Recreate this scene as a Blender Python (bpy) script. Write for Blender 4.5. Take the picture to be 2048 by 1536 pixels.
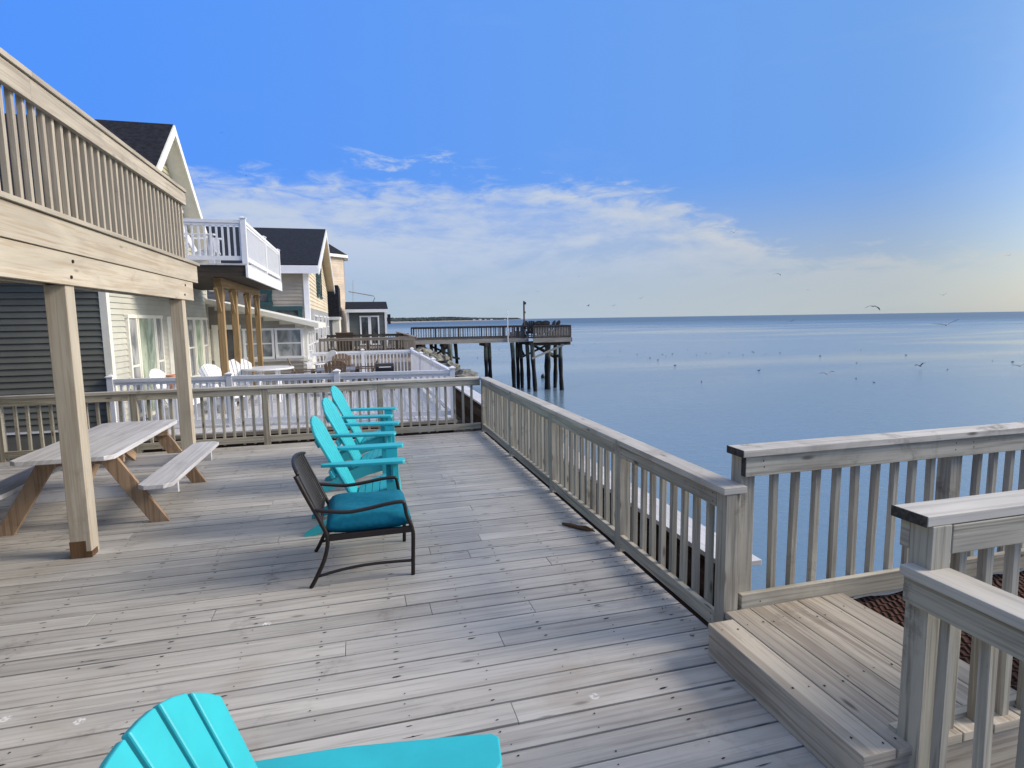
import bpy, math, random
from mathutils import Vector, Matrix
rad = math.radians
random.seed(7)
for o in list(bpy.data.objects): bpy.data.objects.remove(o)
S = bpy.context.scene
COL = S.collection

# ------------------------------------------------------------------ camera
F_PX, YAW, PITCH, ROLL, CAMH = 1152.58, rad(14.8935), rad(6.4394), rad(-0.84881), 1.8
fw = Vector((math.sin(YAW)*math.cos(PITCH), math.cos(YAW)*math.cos(PITCH), -math.sin(PITCH)))
rt = Vector((math.cos(YAW), -math.sin(YAW), 0)); up = rt.cross(fw)
R2 = rt*math.cos(ROLL) + up*math.sin(ROLL); U2 = up*math.cos(ROLL) - rt*math.sin(ROLL)
cd = bpy.data.cameras.new('camera'); cam = bpy.data.objects.new('camera', cd); COL.objects.link(cam)
cd.sensor_width = 36; cd.lens = 36*F_PX/2048; cd.clip_end = 60000; cd.clip_start = 0.05
m3 = Matrix((R2, U2, -fw)).transposed()
cam.matrix_world = Matrix.Translation((0, 0, CAMH)) @ m3.to_4x4()
S.camera = cam
S.render.resolution_x = 1024; S.render.resolution_y = 768

# ------------------------------------------------------------------ world
SUN_AZ, SUN_EL = 103, 30
w = bpy.data.worlds.new('World'); S.world = w; w.use_nodes = True
nt = w.node_tree; N = nt.nodes; Lk = nt.links
bg = N['Background']
def wn(t, **k):
    n = N.new(t)
    for a, b in k.items(): setattr(n, a, b)
    return n
def wm(op, a, b=None, clamp=False):
    n = N.new('ShaderNodeMath'); n.operation = op; n.use_clamp = clamp
    for i, x in enumerate((a, b)):
        if x is None: continue
        if isinstance(x, (int, float)): n.inputs[i].default_value = x
        else: Lk.new(x, n.inputs[i])
    return n.outputs[0]
def wmr(v, a, b, c=0, d=1, smooth=True):
    n = N.new('ShaderNodeMapRange'); n.interpolation_type = 'SMOOTHSTEP' if smooth else 'LINEAR'
    Lk.new(v, n.inputs[0])
    for i, x in enumerate((a, b, c, d)):
        if isinstance(x, (int, float)): n.inputs[i+1].default_value = x
        else: Lk.new(x, n.inputs[i+1])
    return n.outputs[0]
sky = wn('ShaderNodeTexSky', sky_type='NISHITA'); sky.sun_disc = False
sky.sun_elevation = rad(SUN_EL); sky.sun_rotation = rad(SUN_AZ)
sky.air_density = 1.0; sky.dust_density = 1.2; sky.ozone_density = 2.0
tc = wn('ShaderNodeTexCoord'); sx = wn('ShaderNodeSeparateXYZ'); Lk.new(tc.outputs['Generated'], sx.inputs[0])
az = wm('MULTIPLY', wm('ARCTAN2', sx.outputs[0], sx.outputs[1]), 57.2958)
el = wm('MULTIPLY', wm('ARCSINE', sx.outputs[2]), 57.2958)
def wmix(f, a_, b_):
    n = N.new('ShaderNodeMixRGB')
    for x, k in ((f, 0), (a_, 1), (b_, 2)):
        if isinstance(x, tuple): n.inputs[k].default_value = x+(1,)
        elif isinstance(x, (int, float)): n.inputs[k].default_value = x
        else: Lk.new(x, n.inputs[k])
    return n.outputs[0]
azf = wmr(az, -25, 58, smooth=False)
zen = wmix(azf, (0.44, 1.52, 4.8), (0.90, 1.92, 3.95))
lowc = wmix(azf, (2.0, 2.7, 3.5), (2.2, 2.5, 2.6))
clear = wmix(wmr(el, 0.0, 14.0), lowc, zen)
# the physical sky takes over towards the sun, behind the right shoulder
toward = wm('MULTIPLY', wmr(wm('ABSOLUTE', wm('SUBTRACT', az, SUN_AZ)), 58, 20), wmr(el, 75, 35))
base_sky = wmix(toward, clear, sky.outputs[0])
def noise(vec, scale, detail=6, rough=0.55, dist=0.0):
    n = N.new('ShaderNodeTexNoise'); n.inputs['Scale'].default_value = scale; n.inputs['Detail'].default_value = detail
    n.inputs['Roughness'].default_value = rough; n.inputs['Distortion'].default_value = dist
    Lk.new(vec, n.inputs['Vector']); return n.outputs['Fac']
cv = wn('ShaderNodeCombineXYZ'); Lk.new(wm('MULTIPLY', az, 0.045), cv.inputs[0]); Lk.new(wm('MULTIPLY', el, 0.15), cv.inputs[1])
cv.inputs[2].default_value = 3.3
n1 = noise(cv.outputs[0], 1.6, 8, 0.6, 0.3)
n2 = noise(cv.outputs[0], 6.0, 8, 0.62, 0.5)
# top of the cloud bank falls from left to right
top = wmr(az, 24, 45, 13.0, 5.2)
topn = wm('ADD', top, wm('MULTIPLY', wm('SUBTRACT', n2, 0.5), 7.0))
bank = wmr(wm('SUBTRACT', topn, el), -0.4, 2.4)
low = wmr(el, 2.0, 8.5, 0.30, 1.0)
dens = wmr(wm('ADD', wm('MULTIPLY', n1, 0.75), wm('MULTIPLY', n2, 0.25)), 0.34, 0.56, 0.25, 1.0)
c1 = wm('MULTIPLY', wm('MULTIPLY', bank, dens), low, True)
# small loose puffs above the bank
puff = wmr(noise(cv.outputs[0], 3.4, 9, 0.65, 0.6), 0.53, 0.66)
pb = wm('MULTIPLY', wmr(el, 12.8, 14.0), wmr(el, 14.6, 16.5, 1, 0))
paz = wm('MULTIPLY', wmr(az, -6, 2), wmr(az, 8, 16, 1, 0))
c2 = wm('MULTIPLY', wm('MULTIPLY', puff, pb), wm('MULTIPLY', paz, 0.62))
# thin wisps higher up
wv = wn('ShaderNodeCombineXYZ'); Lk.new(wm('MULTIPLY', az, 0.03), wv.inputs[0]); Lk.new(wm('MULTIPLY', el, 0.10), wv.inputs[1])
c3 = wm('MULTIPLY', wmr(noise(wv.outputs[0], 2.2, 6, 0.6, 0.4), 0.55, 0.8), wm('MULTIPLY', wmr(el, 40, 20), 0.07))
over = wm('MULTIPLY', wmr(noise(wv.outputs[0], 1.2, 6, 0.6, 0.8), 0.35, 0.6), wmr(el, 38, 58, 0, 0.75))  # overhead cloud above the view, added to keep the fill light neutral
cl = wm('ADD', wm('MULTIPLY', c1, 0.92), wm('ADD', wm('ADD', c2, c3), over), True)
ccol = wn('ShaderNodeMixRGB'); ccol.inputs[1].default_value = (2.75, 3.15, 3.8, 1); ccol.inputs[2].default_value = (3.3, 3.2, 2.85, 1)
Lk.new(wmr(az, 12, 60), ccol.inputs[0])
mx = wn('ShaderNodeMixRGB'); Lk.new(cl, mx.inputs[0]); Lk.new(base_sky, mx.inputs[1]); Lk.new(ccol.outputs[0], mx.inputs[2])
Lk.new(wmix(wmr(el, 42, 62, 0.0, 1.0), mx.outputs[0], (3.5, 3.7, 3.95)), bg.inputs['Color']); bg.inputs['Strength'].default_value = 0.12  # pale zenith out of view, added as soft fill light

# ------------------------------------------------------------------ sun and exposure
sd = bpy.data.lights.new('sun', 'SUN'); sun = bpy.data.objects.new('sun', sd); COL.objects.link(sun)
sd.energy = 2.1; sd.angle = rad(20); sd.color = (1.0, 0.88, 0.72)
a = rad(SUN_AZ); e = rad(SUN_EL)
sdir = Vector((math.sin(a)*math.cos(e), math.cos(a)*math.cos(e), math.sin(e)))
sun.rotation_euler = sdir.to_track_quat('Z', 'Y').to_euler(); sun.location = (20, -12, 20)
S.view_settings.view_transform = 'Standard'; S.view_settings.look = 'None'
S.view_settings.exposure = 0.75; S.view_settings.gamma = 1.0

# ------------------------------------------------------------------ helpers
def ray(px, py): return R2*((px-1024)/F_PX) - U2*((py-768)/F_PX) + fw
def at_y(px, py, y): d = ray(px, py); return Vector((0, 0, CAMH)) + d*(y/d.y)
def at_z(px, py, z): d = ray(px, py); return Vector((0, 0, CAMH)) + d*((z-CAMH)/d.z)
def tag(o, label=None, cat=None, group=None, kind=None):
    if label: o['label'] = label
    if cat: o['category'] = cat
    if group: o['group'] = group
    if kind: o['kind'] = kind
    return o
def thing(name, label, cat, loc=(0, 0, 0), rz=0, group=None):
    o = bpy.data.objects.new(name, None); COL.objects.link(o); o.location = loc; o.rotation_euler = (0, 0, rz)
    o.empty_display_size = 0.2
    return tag(o, label, cat, group)
def kids(o): return list(o.children)
def copy_tree(o, parent=None, loc=None, rz=None, label=None, group=None):
    c = o.copy(); COL.objects.link(c)
    if parent: c.parent = parent
    if loc is not None: c.location = loc
    if rz is not None: c.rotation_euler = (0, 0, rz)
    if label: c['label'] = label
    if group: c['group'] = group
    for ch in kids(o): copy_tree(ch, c)
    return c

class MB:
    def __init__(s): s.v = []; s.f = []; s.uv = []; s.r = []; s.mi = []
    def add(s, vs, fs, uvs=None, mi=0, rnd=None):
        b = len(s.v); rnd = random.random() if rnd is None else rnd
        s.v += [tuple(v) for v in vs]; s.r += [rnd]*len(vs)
        for k, f in enumerate(fs):
            s.f.append(tuple(b+i for i in f)); s.mi.append(mi)
            if uvs: s.uv.append(uvs[k])
            else:
                s.uv.append([(vs[i][0]+vs[i][1]*0.7, vs[i][2]+vs[i][1]*0.3) for i in f])
        return s
    def obox(s, c, ax, h, mi=0, rnd=None, chamf=None):
        c = Vector(c); ax = [Vector(a) for a in ax]
        L = max(range(3), key=lambda i: h[i]); off = random.random()*7
        vs = []; lc = []
        for i in (-1, 1):
            for j in (-1, 1):
                for k in (-1, 1):
                    l = (i*h[0], j*h[1], k*h[2]); lc.append(l)
                    vs.append(c + ax[0]*l[0] + ax[1]*l[1] + ax[2]*l[2])
        fs = [(0, 1, 3, 2), (4, 6, 7, 5), (0, 4, 5, 1), (2, 3, 7, 6), (0, 2, 6, 4), (1, 5, 7, 3)]
        nax = [0, 0, 1, 1, 2, 2]; uvs = []
        for f, n in zip(fs, nax):
            oth = [i for i in range(3) if i != n]
            if L in oth: u = L; v = [i for i in oth if i != L][0]; uvs.append([(lc[i][u]+off, lc[i][v]+n*0.37) for i in f])
            else: uvs.append([(lc[i][oth[0]]*0.3+off, lc[i][oth[1]]) for i in f])
        return s.add(vs, fs, uvs, mi, rnd)
    def box(s, x0, x1, y0, y1, z0, z1, mi=0, rnd=None):
        return s.obox(((x0+x1)/2, (y0+y1)/2, (z0+z1)/2), ((1, 0, 0), (0, 1, 0), (0, 0, 1)), (abs(x1-x0)/2, abs(y1-y0)/2, abs(z1-z0)/2), mi, rnd)
    def beam(s, p, q, w, h, upv=(0, 0, 1), mi=0, rnd=None):
        p = Vector(p); q = Vector(q); d = q-p; L = d.length; d.normalize()
        u = Vector(upv); sd_ = d.cross(u)
        if sd_.length < 1e-4: u = Vector((1, 0, 0)); sd_ = d.cross(u)
        sd_.normalize(); u = sd_.cross(d)
        return s.obox((p+q)/2, (d, sd_, u), (L/2, w/2, h/2), mi, rnd)
    def tube(s, pts, r, n=8, mi=0, caps=True, rnd=None):
        pts = [Vector(p) for p in pts]; rs = r if isinstance(r, (list, tuple)) else [r]*len(pts)
        vs = []; ref = None
        for i, p in enumerate(pts):
            d = (pts[min(i+1, len(pts)-1)] - pts[max(i-1, 0)]).normalized()
            if ref is None: ref = Vector((0, 0, 1)) if abs(d.z) < 0.9 else Vector((1, 0, 0))
            a_ = d.cross(ref).normalized(); b_ = a_.cross(d).normalized(); ref = b_
            for k in range(n):
                t = 2*math.pi*k/n; vs.append(p + a_*math.cos(t)*rs[i] + b_*math.sin(t)*rs[i])
        fs = []
        for i in range(len(pts)-1):
            for k in range(n):
                k2 = (k+1) % n; fs.append((i*n+k, i*n+k2, (i+1)*n+k2, (i+1)*n+k))
        if caps: fs.append(tuple(range(n-1, -1, -1))); fs.append(tuple((len(pts)-1)*n+k for k in range(n)))
        uvs = [[(vs[i].z*0.9+vs[i].x*0.4+vs[i].y*.4, (i % n)*0.02) for i in f] for f in fs]
        return s.add(vs, fs, uvs, mi, rnd)
    def prism(s, poly, fr, to, mi=0, rnd=None):
        """poly: list of 2d points, fr/to: functions mapping 2d point to 3d on each side"""
        n = len(poly); vs = [Vector(fr(*p)) for p in poly] + [Vector(to(*p)) for p in poly]
        off = random.random()*5
        fs = [tuple(range(n)), tuple(range(2*n-1, n-1, -1))] + [(i, n+i, n+(i+1) % n, (i+1) % n) for i in range(n)]
        ext = [max(p[i] for p in poly)-min(p[i] for p in poly) for i in (0, 1)]
        a_, b_ = (0, 1) if ext[0] >= ext[1] else (1, 0)
        uv = []
        for f in fs: uv.append([(poly[i % n][a_]+off, poly[i % n][b_]+(0.03 if i >= n else 0)) for i in f])
        return s.add(vs, fs, uv, mi, rnd)
    def lathe(s, prof, c=(0, 0, 0), n=24, mi=0):
        c = Vector(c); vs = []
        for r, z in prof:
            for k in range(n): t = 2*math.pi*k/n; vs.append(c+Vector((r*math.cos(t), r*math.sin(t), z)))
        fs = [(i*n+k, i*n+(k+1) % n, (i+1)*n+(k+1) % n, (i+1)*n+k) for i in range(len(prof)-1) for k in range(n)]
        fs.append(tuple(range(n-1, -1, -1))); fs.append(tuple((len(prof)-1)*n+k for k in range(n)))
        return s.add(vs, fs, None, mi)
    def build(s, name, mats, parent=None, rel=None, bevel=0, smooth=False, loc=None):
        me = bpy.data.meshes.new(name)
        r = Vector(rel) if rel is not None else Vector((0, 0, 0))
        me.from_pydata([tuple(Vector(v)-r) for v in s.v], [], s.f)
        ul = me.uv_layers.new(name='UVMap'); k = 0; flat = []
        for u in s.uv:
            for p in u: flat += [p[0], p[1]]
        ul.data.foreach_set('uv', flat)
        at = me.attributes.new('rnd', 'FLOAT', 'POINT'); at.data.foreach_set('value', s.r)
        if not isinstance(mats, (list, tuple)): mats = [mats]
        for m in mats: me.materials.append(m)
        me.polygons.foreach_set('material_index', s.mi)
        if smooth: me.polygons.foreach_set('use_smooth', [True]*len(me.polygons))
        me.validate(); me.update()
        o = bpy.data.objects.new(name, me); COL.objects.link(o)
        if parent: o.parent = parent
        if loc is not None: o.location = loc
        if bevel:
            b = o.modifiers.new('bevel', 'BEVEL'); b.width = bevel; b.segments = 2; b.limit_method = 'ANGLE'; b.angle_limit = rad(40)
        return o
def inst(src, parent, loc, name=None, rz=0):
    o = src.copy(); COL.objects.link(o); o.parent = parent; o.location = loc; o.rotation_euler = (0, 0, rz)
    return o

# ------------------------------------------------------------------ materials
class G:
    """tiny node graph builder"""
    def __init__(s, name):
        s.m = bpy.data.materials.new(name); s.m.use_nodes = True; s.t = s.m.node_tree; s.n = s.t.nodes; s.l = s.t.links
        s.b = s.n['Principled BSDF']
    def put(s, x, sock):
        if isinstance(x, (int, float)): sock.default_value = x
        elif isinstance(x, (tuple, list)): sock.default_value = tuple(x)+((1,) if len(x) == 3 and sock.type == 'RGBA' else ())
        else: s.l.new(x, sock)
    def math(s, op, a, b=None, clamp=False):
        n = s.n.new('ShaderNodeMath'); n.operation = op; n.use_clamp = clamp; s.put(a, n.inputs[0])
        if b is not None: s.put(b, n.inputs[1])
        return n.outputs[0]
    def mr(s, v, a, b, c=0., d=1.):
        n = s.n.new('ShaderNodeMapRange'); n.interpolation_type = 'SMOOTHSTEP'
        for i, x in enumerate((v, a, b, c, d)): s.put(x, n.inputs[i])
        return n.outputs[0]
    def uvr(s, su, sv, seed=31.):
        u = s.n.new('ShaderNodeUVMap'); u.uv_map = 'UVMap'; sp = s.n.new('ShaderNodeSeparateXYZ'); s.l.new(u.outputs[0], sp.inputs[0])
        c = s.n.new('ShaderNodeCombineXYZ'); s.put(s.math('MULTIPLY', sp.outputs[0], su), c.inputs[0]); s.put(s.math('MULTIPLY', sp.outputs[1], sv), c.inputs[1])
        s.put(s.math('MULTIPLY', s.rnd(), seed), c.inputs[2]); return c.outputs[0]
    def rnd(s):
        if not hasattr(s, '_r'):
            a_ = s.n.new('ShaderNodeAttribute'); a_.attribute_name = 'rnd'; s._r = a_.outputs['Fac']
        return s._r
    def obj(s, sc=(1, 1, 1), world=False):
        if world: c = s.n.new('ShaderNodeNewGeometry').outputs['Position']
        else: c = s.n.new('ShaderNodeTexCoord').outputs['Object']
        m = s.n.new('ShaderNodeMapping'); s.l.new(c, m.inputs[0]); m.inputs['Scale'].default_value = sc; return m.outputs[0]
    def noise(s, vec, sc, det=5, rough=0.55, dist=0.):
        n = s.n.new('ShaderNodeTexNoise'); s.l.new(vec, n.inputs['Vector'])
        n.inputs['Scale'].default_value = sc; n.inputs['Detail'].default_value = det; n.inputs['Roughness'].default_value = rough; n.inputs['Distortion'].default_value = dist
        return n.outputs['Fac']
    def voro(s, vec, sc, feat='F1'):
        n = s.n.new('ShaderNodeTexVoronoi'); n.feature = feat; s.l.new(vec, n.inputs['Vector']); n.inputs['Scale'].default_value = sc
        return n.outputs['Distance']
    def mix(s, f, a, b, mode='MIX'):
        n = s.n.new('ShaderNodeMixRGB'); n.blend_type = mode; s.put(f, n.inputs[0]); s.put(a, n.inputs[1]); s.put(b, n.inputs[2]); return n.outputs[0]
    def bump(s, h, st=0.3, dist=0.01):
        n = s.n.new('ShaderNodeBump'); n.inputs['Strength'].default_value = st; n.inputs['Distance'].default_value = dist
        s.l.new(h, n.inputs['Height']); s.l.new(n.outputs[0], s.b.inputs['Normal'])
    def out(s, col, rough=0.6, spec=0.5, metal=0.):
        s.put(col, s.b.inputs['Base Color']); s.put(rough, s.b.inputs['Roughness']); s.b.inputs['Specular IOR Level'].default_value = spec
        s.b.inputs['Metallic'].default_value = metal; return s.m

def wood(name, ca, cb, cdark, var=0.22, knots=0.6, rough=0.72, stain=None, stain_amt=0., spots=0., bumpst=0.35, spec=0.35, weather=0.35, grain=.55, rings=.42):
    g = G(name)
    fine = g.noise(g.uvr(1.6, 55), 1.0, 6, 0.62, 0.4)
    broad = g.noise(g.uvr(0.9, 5, 17.), 1.0, 4, 0.6, 0.6)
    ring = g.noise(g.uvr(0.55, 16, 53.), 1.0, 3, 0.5, 1.6)
    col = g.mix(g.mr(broad, 0.30, 0.70), ca, cb)
    col = g.mix(g.math('MULTIPLY', g.mr(fine, 0.48, 0.68), grain), col, cdark)
    col = g.mix(g.math('MULTIPLY', g.mr(ring, 0.50, 0.62), rings), col, cdark)
    kv = g.voro(g.uvr(2.1, 7.5, 91.), 1.0)
    col = g.mix(g.math('MULTIPLY', g.mr(kv, 0.13, 0.03), knots), col, tuple(x*0.45 for x in cdark))
    val = g.math('ADD', g.math('MULTIPLY', g.rnd(), var), 1-var*0.55)
    hs = g.n.new('ShaderNodeHueSaturation'); g.l.new(col, hs.inputs['Color']); g.l.new(val, hs.inputs['Value']); col = hs.outputs[0]
    pos = g.obj((1, 1, 1), True)
    mil = g.math('MULTIPLY', g.mr(g.noise(pos, 2.3, 8, 0.68, 0.5), 0.56, 0.68), g.mr(g.noise(pos, 23, 4, 0.7), 0.35, 0.6))
    col = g.mix(g.math('MULTIPLY', mil, weather), col, tuple(x*0.75 for x in cdark))
    if stain: col = g.mix(g.math('MULTIPLY', g.mr(g.noise(pos, 1.3, 5, 0.6, 0.8), 0.52, 0.74), stain_amt), col, stain)
    if spots:
        sp = g.mr(g.voro(pos, 2.6), 0.075, 0.05); sp = g.math('MULTIPLY', sp, g.mr(g.noise(pos, 1.1, 2), 0.50, 0.58))
        br = g.mr(g.noise(pos, 60, 3), 0.42, 0.55)
        col = g.mix(g.math('MULTIPLY', g.math('MULTIPLY', sp, br), spots), col, (0.75, 0.75, 0.74))
    g.bump(fine, bumpst, 0.004)
    return g.out(col, g.mr(broad, 0.2, 0.8, rough-0.1, rough+0.1), spec)
def plain(name, col, rough=0.5, spec=0.5, metal=0., vary=0.12, sc=6., bump=0.0):
    g = G(name); n = g.noise(g.obj((1, 1, 1), True), sc, 5, 0.6)
    c = g.mix(g.mr(n, 0.25, 0.75), tuple(x*(1-vary) for x in col), tuple(min(1, x*(1+vary)) for x in col))
    if bump: g.bump(n, bump, 0.01)
    return g.out(c, rough, spec, metal)
def siding_mat(name, col, rough=0.6):
    g = G(name); p = g.obj((1, 1, 1), True)
    n = g.noise(p, 1.2, 5, 0.6); n2 = g.noise(g.obj((3, 3, 60), True), 1.0, 3, 0.5)
    c = g.mix(g.mr(n, 0.3, 0.75), tuple(x*0.86 for x in col), tuple(min(1, x*1.08) for x in col))
    c = g.mix(g.math('MULTIPLY', g.mr(n2, 0.5, 0.8), 0.25), c, tuple(x*0.6 for x in col))
    val = g.math('ADD', g.math('MULTIPLY', g.rnd(), 0.12), 0.94)
    hs = g.n.new('ShaderNodeHueSaturation'); g.l.new(c, hs.inputs['Color']); g.l.new(val, hs.inputs['Value'])
    return g.out(hs.outputs[0], rough, 0.35)
def glass_mat(name, a_, b_, rough=0.06):
    g = G(name); n = g.noise(g.obj((2.5, 2.5, 1.2), True), 1.2, 3, 0.5, 0.8)
    return g.out(g.mix(g.mr(n, 0.35, 0.65), a_, b_), rough, 0.6)

M = {}
M['deck'] = wood('deck_wood', (0.385, 0.37, 0.35), (0.49, 0.475, 0.45), (0.17, 0.155, 0.145), 0.20, 0.65, 0.62, (0.27, 0.21, 0.15), 0.30, 0.9, 0.4, 0.4, grain=.42, rings=.24, weather=.42)
M['rail'] = wood('railing_wood', (0.345, 0.325, 0.275), (0.49, 0.46, 0.38), (0.14, 0.12, 0.095), 0.26, 0.85, 0.78, (0.22, 0.185, 0.14), 0.45, weather=.6)
M['landing'] = wood('landing_wood', (0.37, 0.33, 0.28), (0.50, 0.45, 0.37), (0.16, 0.12, 0.09), 0.26, 0.8, 0.7, (0.26, 0.19, 0.13), 0.35, 0.3)
M['cap'] = wood('cap_wood', (0.44, 0.42, 0.38), (0.58, 0.55, 0.49), (0.20, 0.175, 0.15), 0.18, 0.9, 0.7, (0.17, 0.14, 0.12), 0.5, weather=.85, grain=.4, rings=.2)
M['beam'] = wood('upper_deck_wood', (0.385, 0.35, 0.285), (0.51, 0.465, 0.38), (0.33, 0.25, 0.17), 0.14, 0.55, 0.75, (0.40, 0.37, 0.32), 0.35, 0., 0.2)
M['uprail'] = wood('upper_rail_wood', (0.38, 0.345, 0.285), (0.49, 0.445, 0.37), (0.23, 0.195, 0.16), 0.24, 0.5, 0.75, (0.27, 0.245, 0.22), 0.35)
M['cedar'] = wood('cedar_legs', (0.30, 0.205, 0.13), (0.40, 0.285, 0.19), (0.15, 0.09, 0.055), 0.15, 0.5, 0.7)
M['picnic'] = wood('picnic_top', (0.52, 0.52, 0.54), (0.62, 0.62, 0.64), (0.34, 0.33, 0.33), 0.08, 0.2, 0.6, None, 0, 0, 0.15)
M['orange'] = wood('orange_timber', (0.27, 0.18, 0.085), (0.36, 0.25, 0.125), (0.15, 0.09, 0.04), 0.15, 0.6, 0.7)
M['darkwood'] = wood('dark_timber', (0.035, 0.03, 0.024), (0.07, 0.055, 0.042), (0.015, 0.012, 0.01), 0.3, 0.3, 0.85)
M['pierwood'] = wood('pier_wood', (0.06, 0.052, 0.046), (0.10, 0.088, 0.076), (0.025, 0.021, 0.018), 0.4, 0.3, 0.85)
M['pierlight'] = wood('pier_light_wood', (0.27, 0.25, 0.22), (0.36, 0.33, 0.29), (0.12, 0.11, 0.10), 0.25, 0.3, 0.85)
M['fardeck'] = wood('far_deck_wood', (0.22, 0.19, 0.16), (0.33, 0.29, 0.25), (0.10, 0.085, 0.07), 0.35, 0.3, 0.85)
M['composite'] = wood('composite_deck', (0.52, 0.52, 0.54), (0.60, 0.60, 0.62), (0.38, 0.38, 0.39), 0.12, 0.1, 0.6)
M['bulk'] = wood('bulkhead_wood', (0.05, 0.032, 0.022), (0.09, 0.055, 0.035), (0.015, 0.012, 0.01), 0.35, 0.3, 0.85)
M['white'] = plain('white_vinyl', (0.78, 0.79, 0.82), 0.35, 0.5, 0, 0.04)
M['trim'] = plain('cream_trim', (0.78, 0.77, 0.70), 0.45, 0.4, 0, 0.06)
M['teal'] = plain('teal_plastic', (0.028, 0.43, 0.50), 0.40, 0.5, 0, 0.06, 9., 0.05)
M['cushion'] = plain('cushion_fabric', (0.004, 0.135, 0.215), 0.9, 0.2, 0, 0.15, 30., 0.2)
M['metal'] = plain('brown_black_metal', (0.020, 0.015, 0.014), 0.42, 0.5, 0.3, 0.2)
M['metalback'] = plain('brown_slat_metal', (0.05, 0.042, 0.04), 0.42, 0.5, 0.2, 0.2)
M['nail'] = plain('nail_dark', (0.025, 0.02, 0.018), 0.8, 0.2)
M['endgrain'] = plain('dark_end_grain', (0.06, 0.055, 0.05), 0.9, 0.2, 0, .5, 40., .4)
M['rust'] = wood('rust_band', (0.09, 0.05, 0.025), (0.15, 0.085, 0.04), (0.05, 0.025, 0.015), 0.2, 0.3, 0.8)
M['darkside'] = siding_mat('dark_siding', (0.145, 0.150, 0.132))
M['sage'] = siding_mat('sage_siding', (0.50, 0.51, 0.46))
M['sagegable'] = siding_mat('olive_gable', (0.42, 0.40, 0.29))
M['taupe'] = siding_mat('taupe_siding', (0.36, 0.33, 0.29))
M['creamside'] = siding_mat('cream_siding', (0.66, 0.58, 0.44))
M['tan'] = siding_mat('tan_siding', (0.58, 0.49, 0.39))
M['greyside'] = siding_mat('grey_siding', (0.30, 0.31, 0.33))
M['shed'] = siding_mat('shed_siding', (0.10, 0.115, 0.12))
M['roof'] = None
g = G('shingle_roof'); p = g.obj((1, 1, 1), True)
bw = g.noise(p, 9, 4, 0.7); bs = g.noise(g.obj((1, 1, 14), True), 1.0, 2, .5)
M['roof'] = g.out(g.mix(g.mr(bw, 0.3, 0.7), (0.007, 0.008, 0.012), (0.024, 0.026, 0.034)), 0.9, 0.2); g.bump(bs, 0.5, 0.02)
M['glass'] = glass_mat('dark_glass', (0.03, 0.035, 0.04), (0.08, 0.09, 0.10))
M['curtain'] = glass_mat('curtained_glass', (0.17, 0.19, 0.20), (0.42, 0.44, 0.45))
M['greenglass'] = glass_mat('green_glass', (0.22, 0.30, 0.23), (0.50, 0.58, 0.48))
M['tealtrim'] = plain('dark_teal_trim', (0.015, 0.06, 0.07), 0.5)
M['brownplastic'] = plain('brown_plastic', (0.15, 0.10, 0.065), 0.55)
M['black'] = plain('black_metal', (0.012, 0.012, 0.014), 0.45)
M['terracotta'] = plain('terracotta', (0.62, 0.30, 0.20), 0.8)
M['greytable'] = plain('grey_table', (0.20, 0.21, 0.24), 0.5)
g = G('rock'); p = g.obj((1, 1, 1), True)
M['rock'] = g.out(g.mix(g.mr(g.noise(p, 3, 6, 0.65), 0.3, 0.7), (0.06, 0.06, 0.045), (0.30, 0.29, 0.26)), 0.9, 0.3); g.bump(g.noise(p, 8, 6), 0.8, 0.05)
g = G('pile_wood'); p = g.obj((1, 1, 1), True); sp = g.n.new('ShaderNodeSeparateXYZ'); g.l.new(p, sp.inputs[0])
wet = g.mr(g.math('ADD', sp.outputs[2], g.math('MULTIPLY', g.noise(p, 4, 3), 0.5)), -1.35, -0.85)
M['pile'] = g.out(g.mix(wet, (0.010, 0.010, 0.011), g.mix(g.mr(g.noise(g.obj((9, 9, 1.2), True), 1, 4), .3, .7), (0.045, 0.06, 0.045), (0.12, 0.125, 0.10))), 0.8, 0.3)
g = G('mat_rubber'); wv_ = g.n.new('ShaderNodeTexWave'); wv_.bands_direction = 'X'; g.l.new(g.obj((1, 1, 1), True), wv_.inputs[0])
wv_.inputs['Scale'].default_value = 7; wv_.inputs['Distortion'].default_value = 3.5; wv_.inputs['Detail'].default_value = 3; wv_.inputs['Detail Scale'].default_value = 2.5
M['mat'] = g.out(g.mix(wv_.outputs['Fac'], (0.012, 0.006, 0.005), (0.085, 0.038, 0.030)), 0.9, 0.2); g.bump(wv_.outputs['Fac'], 1.0, 0.03)
g = G('sand_soil'); p = g.obj((1, 1, 1), True)
M['soil'] = g.out(g.mix(g.mr(g.noise(p, 2.5, 8, 0.7), 0.35, 0.65), (0.05, 0.042, 0.034), (0.17, 0.15, 0.125)), 0.95, 0.1); g.bump(g.noise(p, 12, 6), 0.8, 0.05)
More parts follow.
